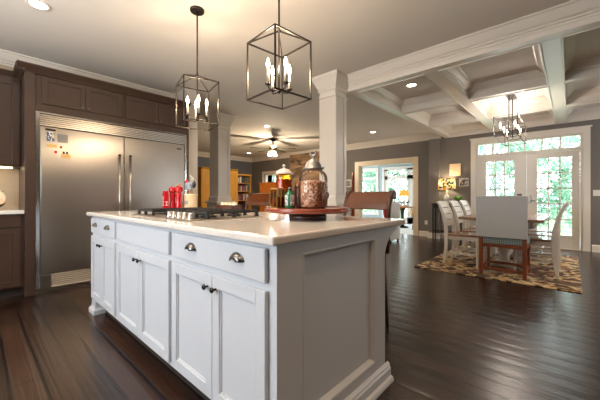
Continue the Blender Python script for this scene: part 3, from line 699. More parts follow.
# things stuck on the refrigerator door
def magnet(name, u0, u1, z0, z1, m, label, cat='magnet', th=0.003, group='magnets and cards on the refrigerator'):
    single(name, MB().box(FX + 0.0002, FX + th, u0, u1, z0, z1), m, label, cat, group, loc=(FX, (u0 + u1) / 2, z0))
magnet('magnet_strip', 0.535, 0.625, 1.80, 1.822, M['blackgloss'], 'long dark magnet at the top of the refrigerator door cluster')
magnet('photo_magnet', 0.545, 0.615, 1.685, 1.785, M['photo'], 'blue and white picture magnet below the dark strip')
magnet('photo_card', 0.64, 0.735, 1.68, 1.775, M['greycard'], 'plain grey card beside the picture magnet')
magnet('tan_card', 0.545, 0.635, 1.615, 1.652, M['paper'], 'tan card left in the lower row of refrigerator cards', 'card')
magnet('round_magnet', 0.66, 0.682, 1.615, 1.64, M['cherry'], 'small brown magnet right of the upper tan card')
magnet('small_magnet', 0.612, 0.636, 1.555, 1.582, M['red'], 'small reddish magnet, lowest on the left of the cluster')
magnet('tan_card', 0.672, 0.76, 1.505, 1.552, M['paper'], 'tan card lowest at the right of the refrigerator cluster', 'card')
magnet('small_magnet', 0.69, 0.705, 1.556, 1.58, M['blackgloss'], 'left of two tiny dark magnets over the lowest tan card')
magnet('small_magnet', 0.718, 0.733, 1.556, 1.58, M['blackgloss'], 'right of two tiny dark magnets over the lowest tan card')

# ------------------------------------------------------------------ island objects
TX, TY = -1.265, 1.465
tt = thing('turntable', 'round red cherry wood turntable on a low pedestal at the near end of the island', 'lazy susan', (TX, TY, 0.92))
MB().lathe([(0.118, 0.92), (0.122, 0.925), (0.122, 0.945), (0.112, 0.95), (0.108, 0.957), (0.12, 0.962)], (TX, TY), 48).build('pedestal', M['stoolwood'], tt)
MB().lathe([(0.262, 0.962), (0.276, 0.967), (0.280, 0.978), (0.276, 0.993), (0.269, 0.993), (0.262, 0.988)], (TX, TY), 64).build('tray_top', M['cherry'], tt)
TZ = 0.9882
cj = thing('cookie_jar', 'big ribbed glass jar of nuts with a grey metal rooster lid, on the turntable', 'jar', (-1.235, 1.485, TZ))
jx, jy = -1.235, 1.485
MB().lathe([(0.075, TZ), (0.087, TZ + 0.006), (0.092, TZ + 0.03), (0.094, TZ + 0.10), (0.093, TZ + 0.16), (0.092, TZ + 0.19), (0.087, TZ + 0.213), (0.074, TZ + 0.232), (0.060, TZ + 0.242), (0.054, TZ + 0.25)], (jx, jy), 96, cap=False, flute=24, fa=0.012).build('glass_body', M['jarglass'], cj)
mb = MB(); mb.lathe([(0.06, TZ + 0.004), (0.079, TZ + 0.01), (0.082, TZ + 0.06), (0.083, TZ + 0.13), (0.080, TZ + 0.165), (0.05, TZ + 0.178), (0.01, TZ + 0.18)], (jx, jy), 48)
rnd = random.Random(3)
for k in range(520):
    a = rnd.uniform(0, 2 * PI); z = rnd.uniform(0.012, 0.172); r = 0.0805 if z < 0.15 else 0.076
    s_ = rnd.uniform(0.0045, 0.0065)
    mt = Matrix.Translation((jx + r * math.cos(a), jy + r * math.sin(a), TZ + z)) @ Matrix.Rotation(rnd.uniform(0, PI), 4, 'X') @ Matrix.Rotation(rnd.uniform(0, PI), 4, 'Z') @ Matrix.Diagonal((s_, s_ * 0.75, s_ * 0.7, 1))
    bmesh.ops.create_icosphere(mb.bm, subdivisions=1, radius=1, matrix=mt)
nn = mb.build('nuts', M['nuts'], cj); nn['kind'] = 'stuff'; nn['label'] = 'brown and cream nuts filling the jar'
mb = MB().lathe([(0.058, TZ + 0.247), (0.066, TZ + 0.250), (0.067, TZ + 0.258), (0.054, TZ + 0.264), (0.050, TZ + 0.282), (0.040, TZ + 0.300), (0.024, TZ + 0.313), (0.012, TZ + 0.318), (0.010, TZ + 0.326)], (jx, jy), 40)
lid = mb.build('lid', M['greymetal'], cj)
mb = MB(); zc = TZ + 0.337   # rooster finial
mb.sphere((jx, jy, zc), 0.016, (1.4, 0.8, 0.9)); mb.tube([(jx + 0.012, jy, zc), (jx + 0.022, jy, zc + 0.018), (jx + 0.024, jy, zc + 0.032)], [0.009, 0.007, 0.006], 8)
mb.tube([(jx - 0.012, jy, zc), (jx - 0.024, jy, zc + 0.014), (jx - 0.026, jy, zc + 0.03)], [0.009, 0.008, 0.003], 8)
mb.build('rooster_finial', M['greymetal'], lid)
for s_ in (-1, 1): MB().tube([(jx + s_ * 0.070, jy, TZ + 0.254), (jx + s_ * 0.085, jy, TZ + 0.26), (jx + s_ * 0.088, jy, TZ + 0.252)], 0.004, 8).build('lid_clasp', M['greymetal'], lid)
# amber jar
ax, ay = -1.455, 1.435
aj = thing('amber_jar', 'amber glass jar with a pale domed lid, behind the lantern on the turntable', 'jar', (ax, ay, TZ))
MB().lathe([(0.046, TZ), (0.054, TZ + 0.01), (0.056, TZ + 0.12), (0.057, TZ + 0.18), (0.052, TZ + 0.20), (0.055, TZ + 0.215), (0.056, TZ + 0.225)], (ax, ay), 72, cap=False, flute=18, fa=0.02).build('glass_body', M['amber'], aj)
MB().lathe([(0.040, TZ + 0.004), (0.048, TZ + 0.01), (0.050, TZ + 0.185), (0.03, TZ + 0.195)], (ax, ay), 32).build('contents', mat('orange_sweets', rgb(206, 126, 34), 0.6, vary=0.4, vscale=60, bump=0.6, bscale=90), aj)
l_ = MB().lathe([(0.060, TZ + 0.226), (0.060, TZ + 0.234), (0.048, TZ + 0.250), (0.026, TZ + 0.263), (0.008, TZ + 0.269), (0.006, TZ + 0.275), (0.012, TZ + 0.284), (0.006, TZ + 0.294)], (ax, ay), 36).build('lid', mat('frosted_glass_lid', rgb(214, 202, 190), 0.25, coat=0.4), aj)
# lantern
lx, ly = -1.425, 1.345; hw = 0.034
ln = thing('glass_lantern', 'small gold-framed glass lantern at the left of the turntable', 'lantern', (lx, ly, TZ))
mb = MB(); gold = mat('brushed_gold', rgb(196, 150, 80), 0.3, metal=0.9)
for sx in (-1, 1):
    for sy in (-1, 1): mb.box(lx + sx * hw - 0.003, lx + sx * hw + 0.003, ly + sy * hw - 0.003, ly + sy * hw + 0.003, TZ + 0.008, TZ + 0.12)
    mb.box(lx + sx * hw - 0.0025, lx + sx * hw + 0.0025, ly - 0.0025, ly + 0.0025, TZ + 0.008, TZ + 0.12)
    mb.box(lx - 0.0025, lx + 0.0025, ly + sx * hw - 0.0025, ly + sx * hw + 0.0025, TZ + 0.008, TZ + 0.12)
mb.box(lx - hw - 0.004, lx + hw + 0.004, ly - hw - 0.004, ly + hw + 0.004, TZ, TZ + 0.008)
mb.sqring(lx - hw, lx + hw, ly - hw, ly + hw, [(0.005, TZ + 0.12), (0.005, TZ + 0.126), (-0.012, TZ + 0.133)])
mb.build('lantern_frame', gold, ln)
MB().box(lx - hw + 0.004, lx + hw - 0.004, ly - hw + 0.004, ly + hw - 0.004, TZ + 0.009, TZ + 0.119).build('glass_panes', thin_glass('lantern_glass', (0.9, 0.8, 0.66, 1), fres=1.4), ln)
MB().lathe([(0.02, TZ + 0.0085), (0.02, TZ + 0.07), (0.004, TZ + 0.072)], (lx, ly), 20).build('candle', M['cherry'], ln)
# green bottle
bx, by = -1.32, 1.355
gb = thing('green_bottle', 'small green glass bottle with two white labels on the turntable', 'bottle', (bx, by, TZ))
MB().lathe([(0.028, TZ), (0.031, TZ + 0.006), (0.031, TZ + 0.085), (0.024, TZ + 0.10), (0.013, TZ + 0.108), (0.012, TZ + 0.115)], (bx, by), 28).build('bottle_body', M['greenglass'], gb)
MB().lathe([(0.014, TZ + 0.115), (0.014, TZ + 0.132), (0.012, TZ + 0.134)], (bx, by), 20).build('cap', M['pewter'], gb)
def arc_label(name, c, r, a0, a1, z0, z1, m, parent):
    mb = MB(); n_ = 10; A = []
    for k in range(n_ + 1):
        a = math.radians(a0 + (a1 - a0) * k / n_); A.append([mb.bm.verts.new((c[0] + rr * math.cos(a), c[1] + rr * math.sin(a), z)) for rr in (r, r + 0.0006) for z in (z0, z1)])
    for p, q in zip(A, A[1:]):
        mb.bm.faces.new((p[0], q[0], q[1], p[1])); mb.bm.faces.new((p[2], p[3], q[3], q[2])); mb.bm.faces.new((p[1], q[1], q[3], p[3])); mb.bm.faces.new((p[0], p[2], q[2], q[0]))
    mb.bm.faces.new(A[0][:1] + [A[0][1], A[0][3], A[0][2]]); mb.bm.faces.new([A[-1][0], A[-1][2], A[-1][3], A[-1][1]])
    return mb.build(name, m, parent)
lab = ramp_mat('printed_label_paper', 'noise', 90, [(0.45, rgb(120, 130, 140)), (0.55, rgb(222, 222, 216))], 0.5)
arc_label('paper_label', (bx, by), 0.0313, -135, -70, TZ + 0.018, TZ + 0.085, lab, gb)
arc_label('paper_label', (bx, by), 0.0313, -45, 20, TZ + 0.018, TZ + 0.085, lab, gb)
# brown lidded pot
px_, py_ = -1.372, 1.505
bp = thing('lidded_pot', 'small round brown lidded pot between the green bottle and the cookie jar', 'pot', (px_, py_, TZ))
MB().lathe([(0.026, TZ), (0.032, TZ + 0.02), (0.034, TZ + 0.08), (0.033, TZ + 0.14)], (px_, py_), 28).build('pot_body', M['stoolwood'], bp)
MB().lathe([(0.037, TZ + 0.14), (0.037, TZ + 0.148), (0.03, TZ + 0.172), (0.012, TZ + 0.186), (0.004, TZ + 0.188)], (px_, py_), 28).build('lid', mat('brown_glazed_lid', rgb(128, 78, 44), 0.2, coat=0.5, vary=0.2), bp)

# red canister, mills, crock with utensils
CZT = 0.92
def red_mill(x, y, h, wood, label):
    t = thing('pepper_mill', label, 'pepper mill', (x, y, CZT), group='glossy red pepper mills')
    MB().lathe([(0.036, CZT), (0.038, CZT + 0.01), (0.037, CZT + 0.04), (0.030, CZT + 0.08), (0.027, CZT + 0.11), (0.033, CZT + h * 0.6), (0.031, CZT + h * 0.68)], (x, y), 28).build('mill_body', M['red'], t)
    MB().lathe([(0.018, CZT + h * 0.68), (0.034, CZT + h * 0.71), (0.041, CZT + h * 0.80), (0.039, CZT + h * 0.88), (0.026, CZT + h * 0.955), (0.006, CZT + h * 0.965)], (x, y), 28).build('mill_head', M['red'], t)
    if wood: MB().sphere((x, y, CZT + h * 1.0), 0.016, (1.3, 1.3, 0.9)).build('finial', M['beech'], t)
    else: MB().sphere((x, y, CZT + h * 0.985), 0.007).build('finial', M['chrome'], t)
red_mill(-3.205, 1.46, 0.262, False, 'glossy red pepper mill with a tiny metal tip, behind the red tin')
red_mill(-3.12, 1.49, 0.27, True, 'glossy red pepper mill with a round wooden finial, beside the crock')
t = thing('red_tin', 'red tin canister with a white letter-like emblem, left of the pepper mills', 'tin', (-3.185, 1.375, CZT))
MB().box(-3.212, -3.160, 1.35, 1.40, CZT, CZT + 0.19).build('tin_body', M['red'], t, bevel=0.006)
MB().box(-3.208, -3.164, 1.354, 1.396, CZT + 0.19, CZT + 0.205).build('lid', M['red'], t, bevel=0.004)
mb = MB()
ex = -3.186
for z in (0.05, 0.085): mb.box(ex - 0.016, ex + 0.016, 1.3492, 1.3499, CZT + z, CZT + z + 0.006)
mb.box(ex - 0.003, ex + 0.003, 1.3492, 1.3499, CZT + 0.056, CZT + 0.085)
mb.box(ex - 0.003, ex + 0.003, 1.3492, 1.3499, CZT + 0.091, CZT + 0.141)
for z, w_ in ((0.115, 0.012), (0.128, 0.016), (0.141, 0.012)): mb.box(ex - w_, ex + w_, 1.3492, 1.3499, CZT + z, CZT + z + 0.004)
mb.build('emblem', M['white'], t)
mb = MB()
for z in (0.05, 0.085): mb.box(-3.1599, -3.1592, 1.36, 1.39, CZT + z, CZT + z + 0.006)
mb.box(-3.1599, -3.1592, 1.372, 1.378, CZT + 0.056, CZT + 0.085)
mb.build('emblem', M['white'], t)
kx_, ky_ = -3.12, 1.615
cr = thing('utensil_crock', 'cream stoneware crock holding kitchen utensils, behind the cooktop', 'crock', (kx_, ky_, CZT))
mb = MB().lathe([(0.066, CZT), (0.073, CZT + 0.006), (0.074, CZT + 0.155), (0.078, CZT + 0.160), (0.078, CZT + 0.172), (0.068, CZT + 0.172), (0.066, CZT + 0.16), (0.064, CZT + 0.02), (0.01, CZT + 0.015)], (kx_, ky_), 40)
mb.build('crock_body', M['cream'], cr)
arc_label('stamp', (kx_, ky_), 0.0738, -75, -45, CZT + 0.06, CZT + 0.10, mat('blue_grey_stamp', rgb(140, 140, 138), 0.5), cr)
def utensil(name, dx, dy, lean, top, m, label, head):
    a = (kx_ + dx * 0.4, ky_ + dy * 0.4, CZT + 0.03); b = (kx_ + dx + lean[0], ky_ + dy + lean[1], CZT + top)
    t = thing(name, label, 'utensil', a, group='utensils in the cream crock')
    d = Vector(b) - Vector(a)
    MB().tube([a, Vector(a) + d * 0.72], 0.004, 8).build('handle', M['beech'] if head != 'whisk' else M['chrome'], t)
    p = Vector(a) + d * 0.72; e = Vector(b)
    if head == 'spatula': MB().bar(p, e, 0.062, 0.006, up=(0.67, -0.74, 0)).build('blade', m, t, bevel=0.002)
    elif head == 'spoon': MB().sphere((p + e) / 2, (e - p).length / 2, (0.55, 0.4, 1)).build('bowl', m, t)
    elif head == 'whisk':
        mb = MB()
        for k in range(5):
            an = PI * k / 5; w = (e - p).length * 0.38
            pts = [p + (e - p) * s + Vector((math.cos(an), math.sin(an), 0)) * w * math.sin(PI * s) for s in [i / 8 for i in range(9)]]
            mb.tube(pts, 0.0014, 5)
        mb.build('wires', m, t)
    else: MB().tube([p, e, e + Vector((-0.03, 0.0, 0.012))], 0.004, 8).build('hook', m, t)
utensil('spatula', -0.01, 0.01, (0.0, 0.0), 0.31, M['greyplastic'], 'blue-grey silicone spatula standing upright in the crock', 'spatula')
utensil('spatula', 0.02, -0.03, (0.0, -0.01), 0.29, M['greyplastic'], 'grey spatula leaning right in the crock', 'spatula')
utensil('ladle', 0.045, 0.02, (0.02, 0.0), 0.32, M['blackgloss'], 'black spoon at the right edge of the crock', 'spoon')
utensil('wooden_spoon', -0.045, 0.0, (-0.035, -0.005), 0.34, M['red'], 'red headed spoon leaning left out of the crock', 'spoon')
utensil('whisk', -0.03, 0.045, (-0.075, 0.01), 0.39, M['white'], 'pale wire whisk leaning far left out of the crock', 'whisk')

# tray with tealight glasses at the back edge of the island
tr = thing('wooden_tray', 'low brown wooden tray behind the cooktop', 'tray', (-2.56, 1.74, CZT))
mb = MB().box(-2.70, -2.42, 1.68, 1.80, CZT, CZT + 0.012)
for q in ((-2.70, -2.42, 1.68, 1.688), (-2.70, -2.42, 1.792, 1.80), (-2.70, -2.692, 1.688, 1.792), (-2.428, -2.42, 1.688, 1.792)): mb.box(q[0], q[1], q[2], q[3], CZT + 0.012, CZT + 0.06)
mb.build('tray_body', M['stoolwood'], tr)
for k in range(4):
    cxk = -2.657 + k * 0.066
    o = MB().lathe([(0.016, CZT + 0.012), (0.022, CZT + 0.02), (0.026, CZT + 0.085), (0.0245, CZT + 0.085), (0.02, CZT + 0.022)], (0, 0), 20, cap=True) 
    single('tealight_glass', o, M['cream'], ['leftmost', 'second from left', 'third from left', 'rightmost'][k] + ' of the four small cream votive cups in the wooden tray', 'votive cup', 'votive cups in the tray', loc=(0, 0, 0)).location = (cxk, 1.74, 0)

# ------------------------------------------------------------------ counter stools
def make_stool(label):
    t = thing('counter_stool', label, 'stool', (0, 0, 0), world=False, group='leather counter stools behind the island')
    # local frame: back toward +Y
    MB().box(-0.21, 0.21, -0.20, 0.20, 0.60, 0.68).build('seat', M['leather'], t, bevel=0.02, seg=3)
    MB().box(-0.20, 0.20, -0.19, 0.19, 0.555, 0.60).build('seat_frame', M['stoolwood'], t)
    for sx in (-1, 1):
        for sy in (-1, 1):
            MB().tube([(sx * 0.18, sy * 0.17, 0.58), (sx * 0.205, sy * 0.195, 0.0)], [0.022, 0.014], 8).build('leg', M['stoolwood'], t)
    mb = MB()
    for y in (-0.19, 0.19): mb.bar((-0.19, y, 0.2), (0.19, y, 0.2), 0.02, 0.025)
    mb.build('stretcher', M['stoolwood'], t)
    # S curved side rails ending in a scroll
    path = [(0.17, 0.60), (0.185, 0.75), (0.19, 0.88), (0.205, 0.98), (0.235, 1.05), (0.27, 1.085)]
    for sx in (-1, 1):
        mb = MB(); mb.tube([(sx * 0.215, y, z) for y, z in path], [0.018, 0.017, 0.017, 0.018, 0.02, 0.022], 10)
        c = Matrix.Rotation(PI / 2, 4, 'Y')
        bmesh.ops.create_cone(mb.bm, cap_ends=True, segments=20, radius1=0.040, radius2=0.040, depth=0.034, matrix=Matrix.Translation((sx * 0.213, 0.275, 1.078)) @ c)
        mb.build('side_rail', M['stoolwood'], t)
    # leather back panel between the rails
    mb = MB(); prof = [(0.188, 0.955), (0.20, 1.0), (0.222, 1.04), (0.245, 1.075), (0.262, 1.10), (0.285, 1.108), (0.305, 1.09), (0.30, 1.065), (0.275, 1.055), (0.255, 1.02), (0.235, 0.98), (0.222, 0.95)]
    mb.prism(prof, 'x', -0.205, 0.205); mb.build('back_cushion', M['leather'], t, bevel=0.006, seg=3)
    MB().bar((-0.2, 0.19, 0.84), (0.2, 0.19, 0.84), 0.02, 0.05).build('back_rail', M['stoolwood'], t)
    return t
s0 = make_stool('brown leather scroll-back counter stool at the near end, right of the column')
s0.location = (-1.32, 2.10, 0); s0.rotation_euler = (0, 0, math.radians(0))
dup(s0, (-2.03, 2.10, 0), 0, 'middle brown leather counter stool, mostly behind the cookie jar')
dup(s0, (-2.81, 2.12, 0), 0, 'brown leather counter stool at the far end, left of the glass lantern')

# ------------------------------------------------------------------ pendant lanterns
def candle_unit(t, x, y, z, lit='bulb', h=0.10):
    c = MB().lathe([(0.0085, z), (0.0085, z + h)], (x, y), 12).build('candle_sleeve', M['candle'], t)
    MB().lathe([(0.004, z - 0.012), (0.016, z - 0.006), (0.020, z + 0.002), (0.006, z + 0.003)], (x, y), 16).build('candle_cup', M['bronze'], c)
    MB().lathe([(0.004, z + h), (0.011, z + h + 0.015), (0.012, z + h + 0.026), (0.008, z + h + 0.045), (0.0015, z + h + 0.066)], (x, y), 12).build('bulb', M[lit], c)
def point(name, loc, power, col, r=0.03):
    l = D.lights.new(name, 'POINT'); l.energy = power; l.color = col; l.shadow_soft_size = r
    o = D.objects.new(name, l); COL.objects.link(o); o.location = loc; return o
AR = math.radians(7)
def make_pendant(label):
    t = thing('pendant_lantern', label, 'pendant light', (0, 0, 0), world=False, group='cage pendant lanterns over the island')
    z0, z1, hs, w = 1.70, 2.073, 0.147, 0.009
    MB().lathe([(0.058, CZ - 0.022), (0.062, CZ - 0.014), (0.062, CZ - 0.0005)], (0, 0), 28).build('canopy', M['bronze'], t)
    MB().tube([(0, 0, 2.15), (0, 0, CZ - 0.02)], 0.0065, 10).build('rod', M['bronze'], t)
    mb = MB(); C = [(-hs, -hs), (hs, -hs), (hs, hs), (-hs, hs)]
    for k in range(4):
        a, b = C[k], C[(k + 1) % 4]
        for z in (z0, z1): mb.bar((a[0], a[1], z), (b[0], b[1], z), w)
        mb.bar((a[0], a[1], z0 - w / 2), (a[0], a[1], z1 + w / 2), w)
        mb.bar((a[0], a[1], z1), (0, 0, 2.15), w * 0.8)
    mb.sphere((0, 0, 2.15), 0.013)
    mb.build('cage', M['bronze'], t)
    mb = MB(); mb.tube([(0, 0, 2.15), (0, 0, 1.755)], 0.005, 8); mb.sphere((0, 0, 1.752), 0.013)
    for k in range(4):
        a = k * PI / 2 - AR; r = 0.082
        mb.tube([(0, 0, 1.765), (r * 0.45 * math.cos(a), r * 0.45 * math.sin(a), 1.752), (r * 0.9 * math.cos(a), r * 0.9 * math.sin(a), 1.757), (r * math.cos(a), r * math.sin(a), 1.775)], 0.0045, 8)
    mb.build('arms', M['bronze'], t)
    for k in range(4): candle_unit(t, 0.082 * math.cos(k * PI / 2 - AR), 0.082 * math.sin(k * PI / 2 - AR), 1.785)
    return t
p0 = make_pendant('near black cage pendant lantern hanging over the cookie jar end of the island')
p0.location = (-1.415, 1.35, 0); p0.rotation_euler = (0, 0, math.radians(-5))
p1 = dup(p0, (-2.475, 1.35, 0), math.radians(-14), 'far black cage pendant lantern hanging in front of the refrigerator')
for cx0, rz0 in ((-1.415, -5), (-2.475, -14)):
    for k in range(4):
        a = k * PI / 2 - AR + math.radians(rz0)
        point('pendant_bulb_light', (cx0 + 0.082 * math.cos(a), 1.35 + 0.082 * math.sin(a), 1.915), 12.0, (1, 0.78, 0.54), 0.02)

# dining chandelier: long cage with six candles
ch = thing('linear_chandelier', 'long dark cage chandelier hung by two rods from a coffer over the dining table', 'chandelier', (-0.725, 5.94, 1.99))
x0, x1, y0, y1, z0, z1 = -0.875, -0.575, 5.40, 6.48, 1.99, 2.29
MB().box(-0.785, -0.665, 5.72, 6.2, CZ - 0.025, CZ - 0.0005).build('ceiling_plate', M['bronze'], ch, bevel=0.003)
mb = MB()
for yy in (5.76, 6.16): mb.tube([(-0.725, yy, 2.06), (-0.725, yy, CZ - 0.02)], 0.008, 10)
mb.build('rods', M['bronze'], ch)
mb = MB(); C = [(x0, y0), (x1, y0), (x1, y1), (x0, y1)]
for k in range(4):
    a, b = C[k], C[(k + 1) % 4]
    for z in (z0, z1): mb.bar((*a, z), (*b, z), 0.009)
    mb.bar((*a, z0), (*a, z1), 0.009)
for yy in (5.76, 6.16): mb.bar((x0, yy, z1), (x1, yy, z1), 0.009)
mb.build('cage', M['bronze'], ch)
mb = MB(); mb.tube([(-0.725, 5.56, 2.06), (-0.725, 6.36, 2.06)], 0.007, 8)
for yy in (5.62, 5.96, 6.30):
    for s_ in (-1, 1): mb.tube([(-0.725, yy, 2.06), (-0.725 + s_ * 0.05, yy, 2.05), (-0.725 + s_ * 0.09, yy, 2.065), (-0.725 + s_ * 0.095, yy, 2.09)], 0.005, 8)
mb.build('arms', M['bronze'], ch)
for yy in (5.62, 5.96, 6.30):
    for s_ in (-1, 1):
        candle_unit(ch, -0.725 + s_ * 0.095, yy, 2.10, 'bulbcool', 0.07)
        point('chandelier_bulb_light', (-0.725 + s_ * 0.095, yy, 2.20), 11.0, (1, 0.86, 0.74), 0.02)

# recessed downlights
def make_down(label):
    t = thing('recessed_downlight', label, 'downlight', (0, 0, CZ), world=False, group='recessed ceiling downlights')
    mb = MB(); mb.lathe([(0.062, -0.001), (0.066, -0.008), (0.088, -0.005), (0.090, -0.0005)], (0, 0), 32, cap=False); mb.build('trim_ring', M['trim'], t)
    MB().lathe([(0.001, -0.004), (0.063, -0.004), (0.063, -0.001), (0.001, -0.001)], (0, 0), 28).build('lens', M['down'], t)
    return t
DL = [(-3.43, 0.38, 'downlight in the kitchen ceiling nearest the refrigerator', 26), (-5.307, 4.672, 'downlight in the ceiling beside the ceiling fan', 26), (-9.072, 7.077, 'downlight at the far left corner of the family room ceiling', 22),
      (-3.771, 6.947, 'downlight in the ceiling before the sunroom opening', 26), (-1.76, 4.42, 'downlight inside the first coffer beside the column', 22)]
d0 = None
for x, y, lb, pw in DL:
    if d0 is None: d0 = make_down(lb); d0.location = (x, y, CZ); o = d0
    else: o = dup(d0, (x, y, CZ), 0, lb)
def spot(x, y, pw, col=(1, 0.80, 0.58)):
    l = D.lights.new('downlight_and_fill_lamp', 'SPOT'); l.energy = pw; l.color = col; l.spot_size = math.radians(125); l.spot_blend = 0.8; l.shadow_soft_size = 0.06
    o = D.objects.new('downlight_and_fill_lamp', l); COL.objects.link(o); o.location = (x, y, CZ - 0.02)
for x, y, lb, pw in DL: spot(x, y, pw * 1.7)
# the rest of the kitchen's downlights stand outside the picture
for x, y in ((-1.9, 0.38), (-0.3, 0.38), (-3.43, 2.4), (1.3, 0.38), (1.3, 2.4), (-7.5, 4.67), (-7.0, 7.08)): spot(x, y, 50 if x > -0.5 else 44, (1, 0.66, 0.38) if x > -0.5 else (1, 0.80, 0.58))

for x, y in ((1.5, 4.4), (1.5, 5.85), (1.5, 7.2), (2.8, 5.85)): spot(x, y, 95, (1, 0.82, 0.62))  # added unseen spots that brighten the dining area

# ------------------------------------------------------------------ ceiling fan
fx, fy = -6.37, 5.84
fan = thing('ceiling_fan', 'dark bladed ceiling fan with lit white glass shades in the family room', 'ceiling fan', (fx, fy, 2.3))
MB().lathe([(0.03, 2.66), (0.075, 2.70), (0.08, CZ - 0.0005)], (fx, fy), 28).build('canopy', M['bronze'], fan)
MB().tube([(fx, fy, 2.52), (fx, fy, 2.67)], 0.014, 10).build('rod', M['bronze'], fan)
MB().lathe([(0.03, 2.36), (0.07, 2.38), (0.11, 2.42), (0.12, 2.46), (0.09, 2.51), (0.03, 2.53)], (fx, fy), 32).build('motor_housing', mat('antique_brass', rgb(120, 104, 76), 0.35, metal=0.7), fan)
bl = mat('dark_green_brown_blade', rgb(44, 48, 36), 0.5)
for k in range(5):
    a = math.radians(32 + 72 * k); c, s_ = math.cos(a), math.sin(a)
    mb = MB(); w0, w1, r0, r1 = 0.05, 0.075, 0.18, 0.68
    pts = [(r0, -w0), (r1 - 0.03, -w1), (r1, -w1 * 0.5), (r1, w1 * 0.5), (r1 - 0.03, w1), (r0, w0)]
    mb.prism([(fx + p * c - q * s_, fy + p * s_ + q * c) for p, q in pts], 'z', 2.44, 2.448)
    b_ = mb.build('blade', bl, fan)
    MB().bar((fx + 0.09 * c, fy + 0.09 * s_, 2.452), (fx + 0.22 * c, fy + 0.22 * s_, 2.452), 0.04, 0.007).build('blade_iron', M['bronze'], b_)
for k in range(3):
    a = math.radians(-20 + 120 * k); gx, gy = fx + 0.10 * math.cos(a), fy + 0.10 * math.sin(a)
    MB().lathe([(0.02, 2.375), (0.035, 2.36), (0.055, 2.31), (0.062, 2.27), (0.05, 2.245), (0.02, 2.24)], (gx, gy), 20).build('glass_shade', M['fanglass'], fan)
point('fan_light', (fx, fy, 2.18), 160, (1, 0.80, 0.55), 0.08)
MB().tube([(fx, fy, 2.36), (fx, fy, 2.10)], 0.0025, 6).build('pull_chain', M['pewter'], fan)

# ------------------------------------------------------------------ dining furniture
single('dining_rug', MB().box(-1.75, 0.10, 4.485, 7.15, 0.0, 0.011), M['rug'], 'floral rug in brown, gold and cream under the dining table', 'rug', loc=(-0.82, 5.8, 0), bevel=0.003)
RZ = 0.0112
dt = thing('dining_table', 'rectangular dining table with a brown top and white base on the floral rug', 'table', (-0.75, 5.9, RZ))
MB().box(-1.25, -0.25, 4.92, 6.95, 0.725, 0.762).build('tabletop', M['tabletop'], dt, bevel=0.006)
mb = MB(); mb.box(-1.13, -0.37, 5.04, 5.065, 0.63, 0.725); mb.box(-1.13, -0.37, 6.805, 6.83, 0.63, 0.725); mb.box(-1.13, -1.105, 5.065, 6.805, 0.63, 0.725); mb.box(-0.395, -0.37, 5.065, 6.805, 0.63, 0.725)
mb.build('apron', M['chairwhite'], dt)
for yy in (5.45, 6.45):
    MB().lathe([(0.07, 0.10), (0.075, 0.14), (0.055, 0.18), (0.085, 0.30), (0.095, 0.38), (0.07, 0.50), (0.05, 0.54), (0.075, 0.58), (0.08, 0.63)], (-0.75, yy), 28).build('pedestal', M['chairwhite'], dt)
    mb = MB(); mb.sqring(-0.85, -0.65, yy - 0.10, yy + 0.10, [(0.02, RZ), (0.02, RZ + 0.04), (0.0, 0.07), (0.0, 0.10)]); mb.build('pedestal_foot', M['chairwhite'], dt, bevel=0.006)
    MB().box(-1.05, -0.45, yy - 0.06, yy + 0.06, 0.63, 0.66).build('pedestal_top', M['chairwhite'], dt, bevel=0.006)
MB().box(-0.78, -0.72, 5.50, 6.40, 0.13, 0.20).build('stretcher', M['chairwhite'], dt)

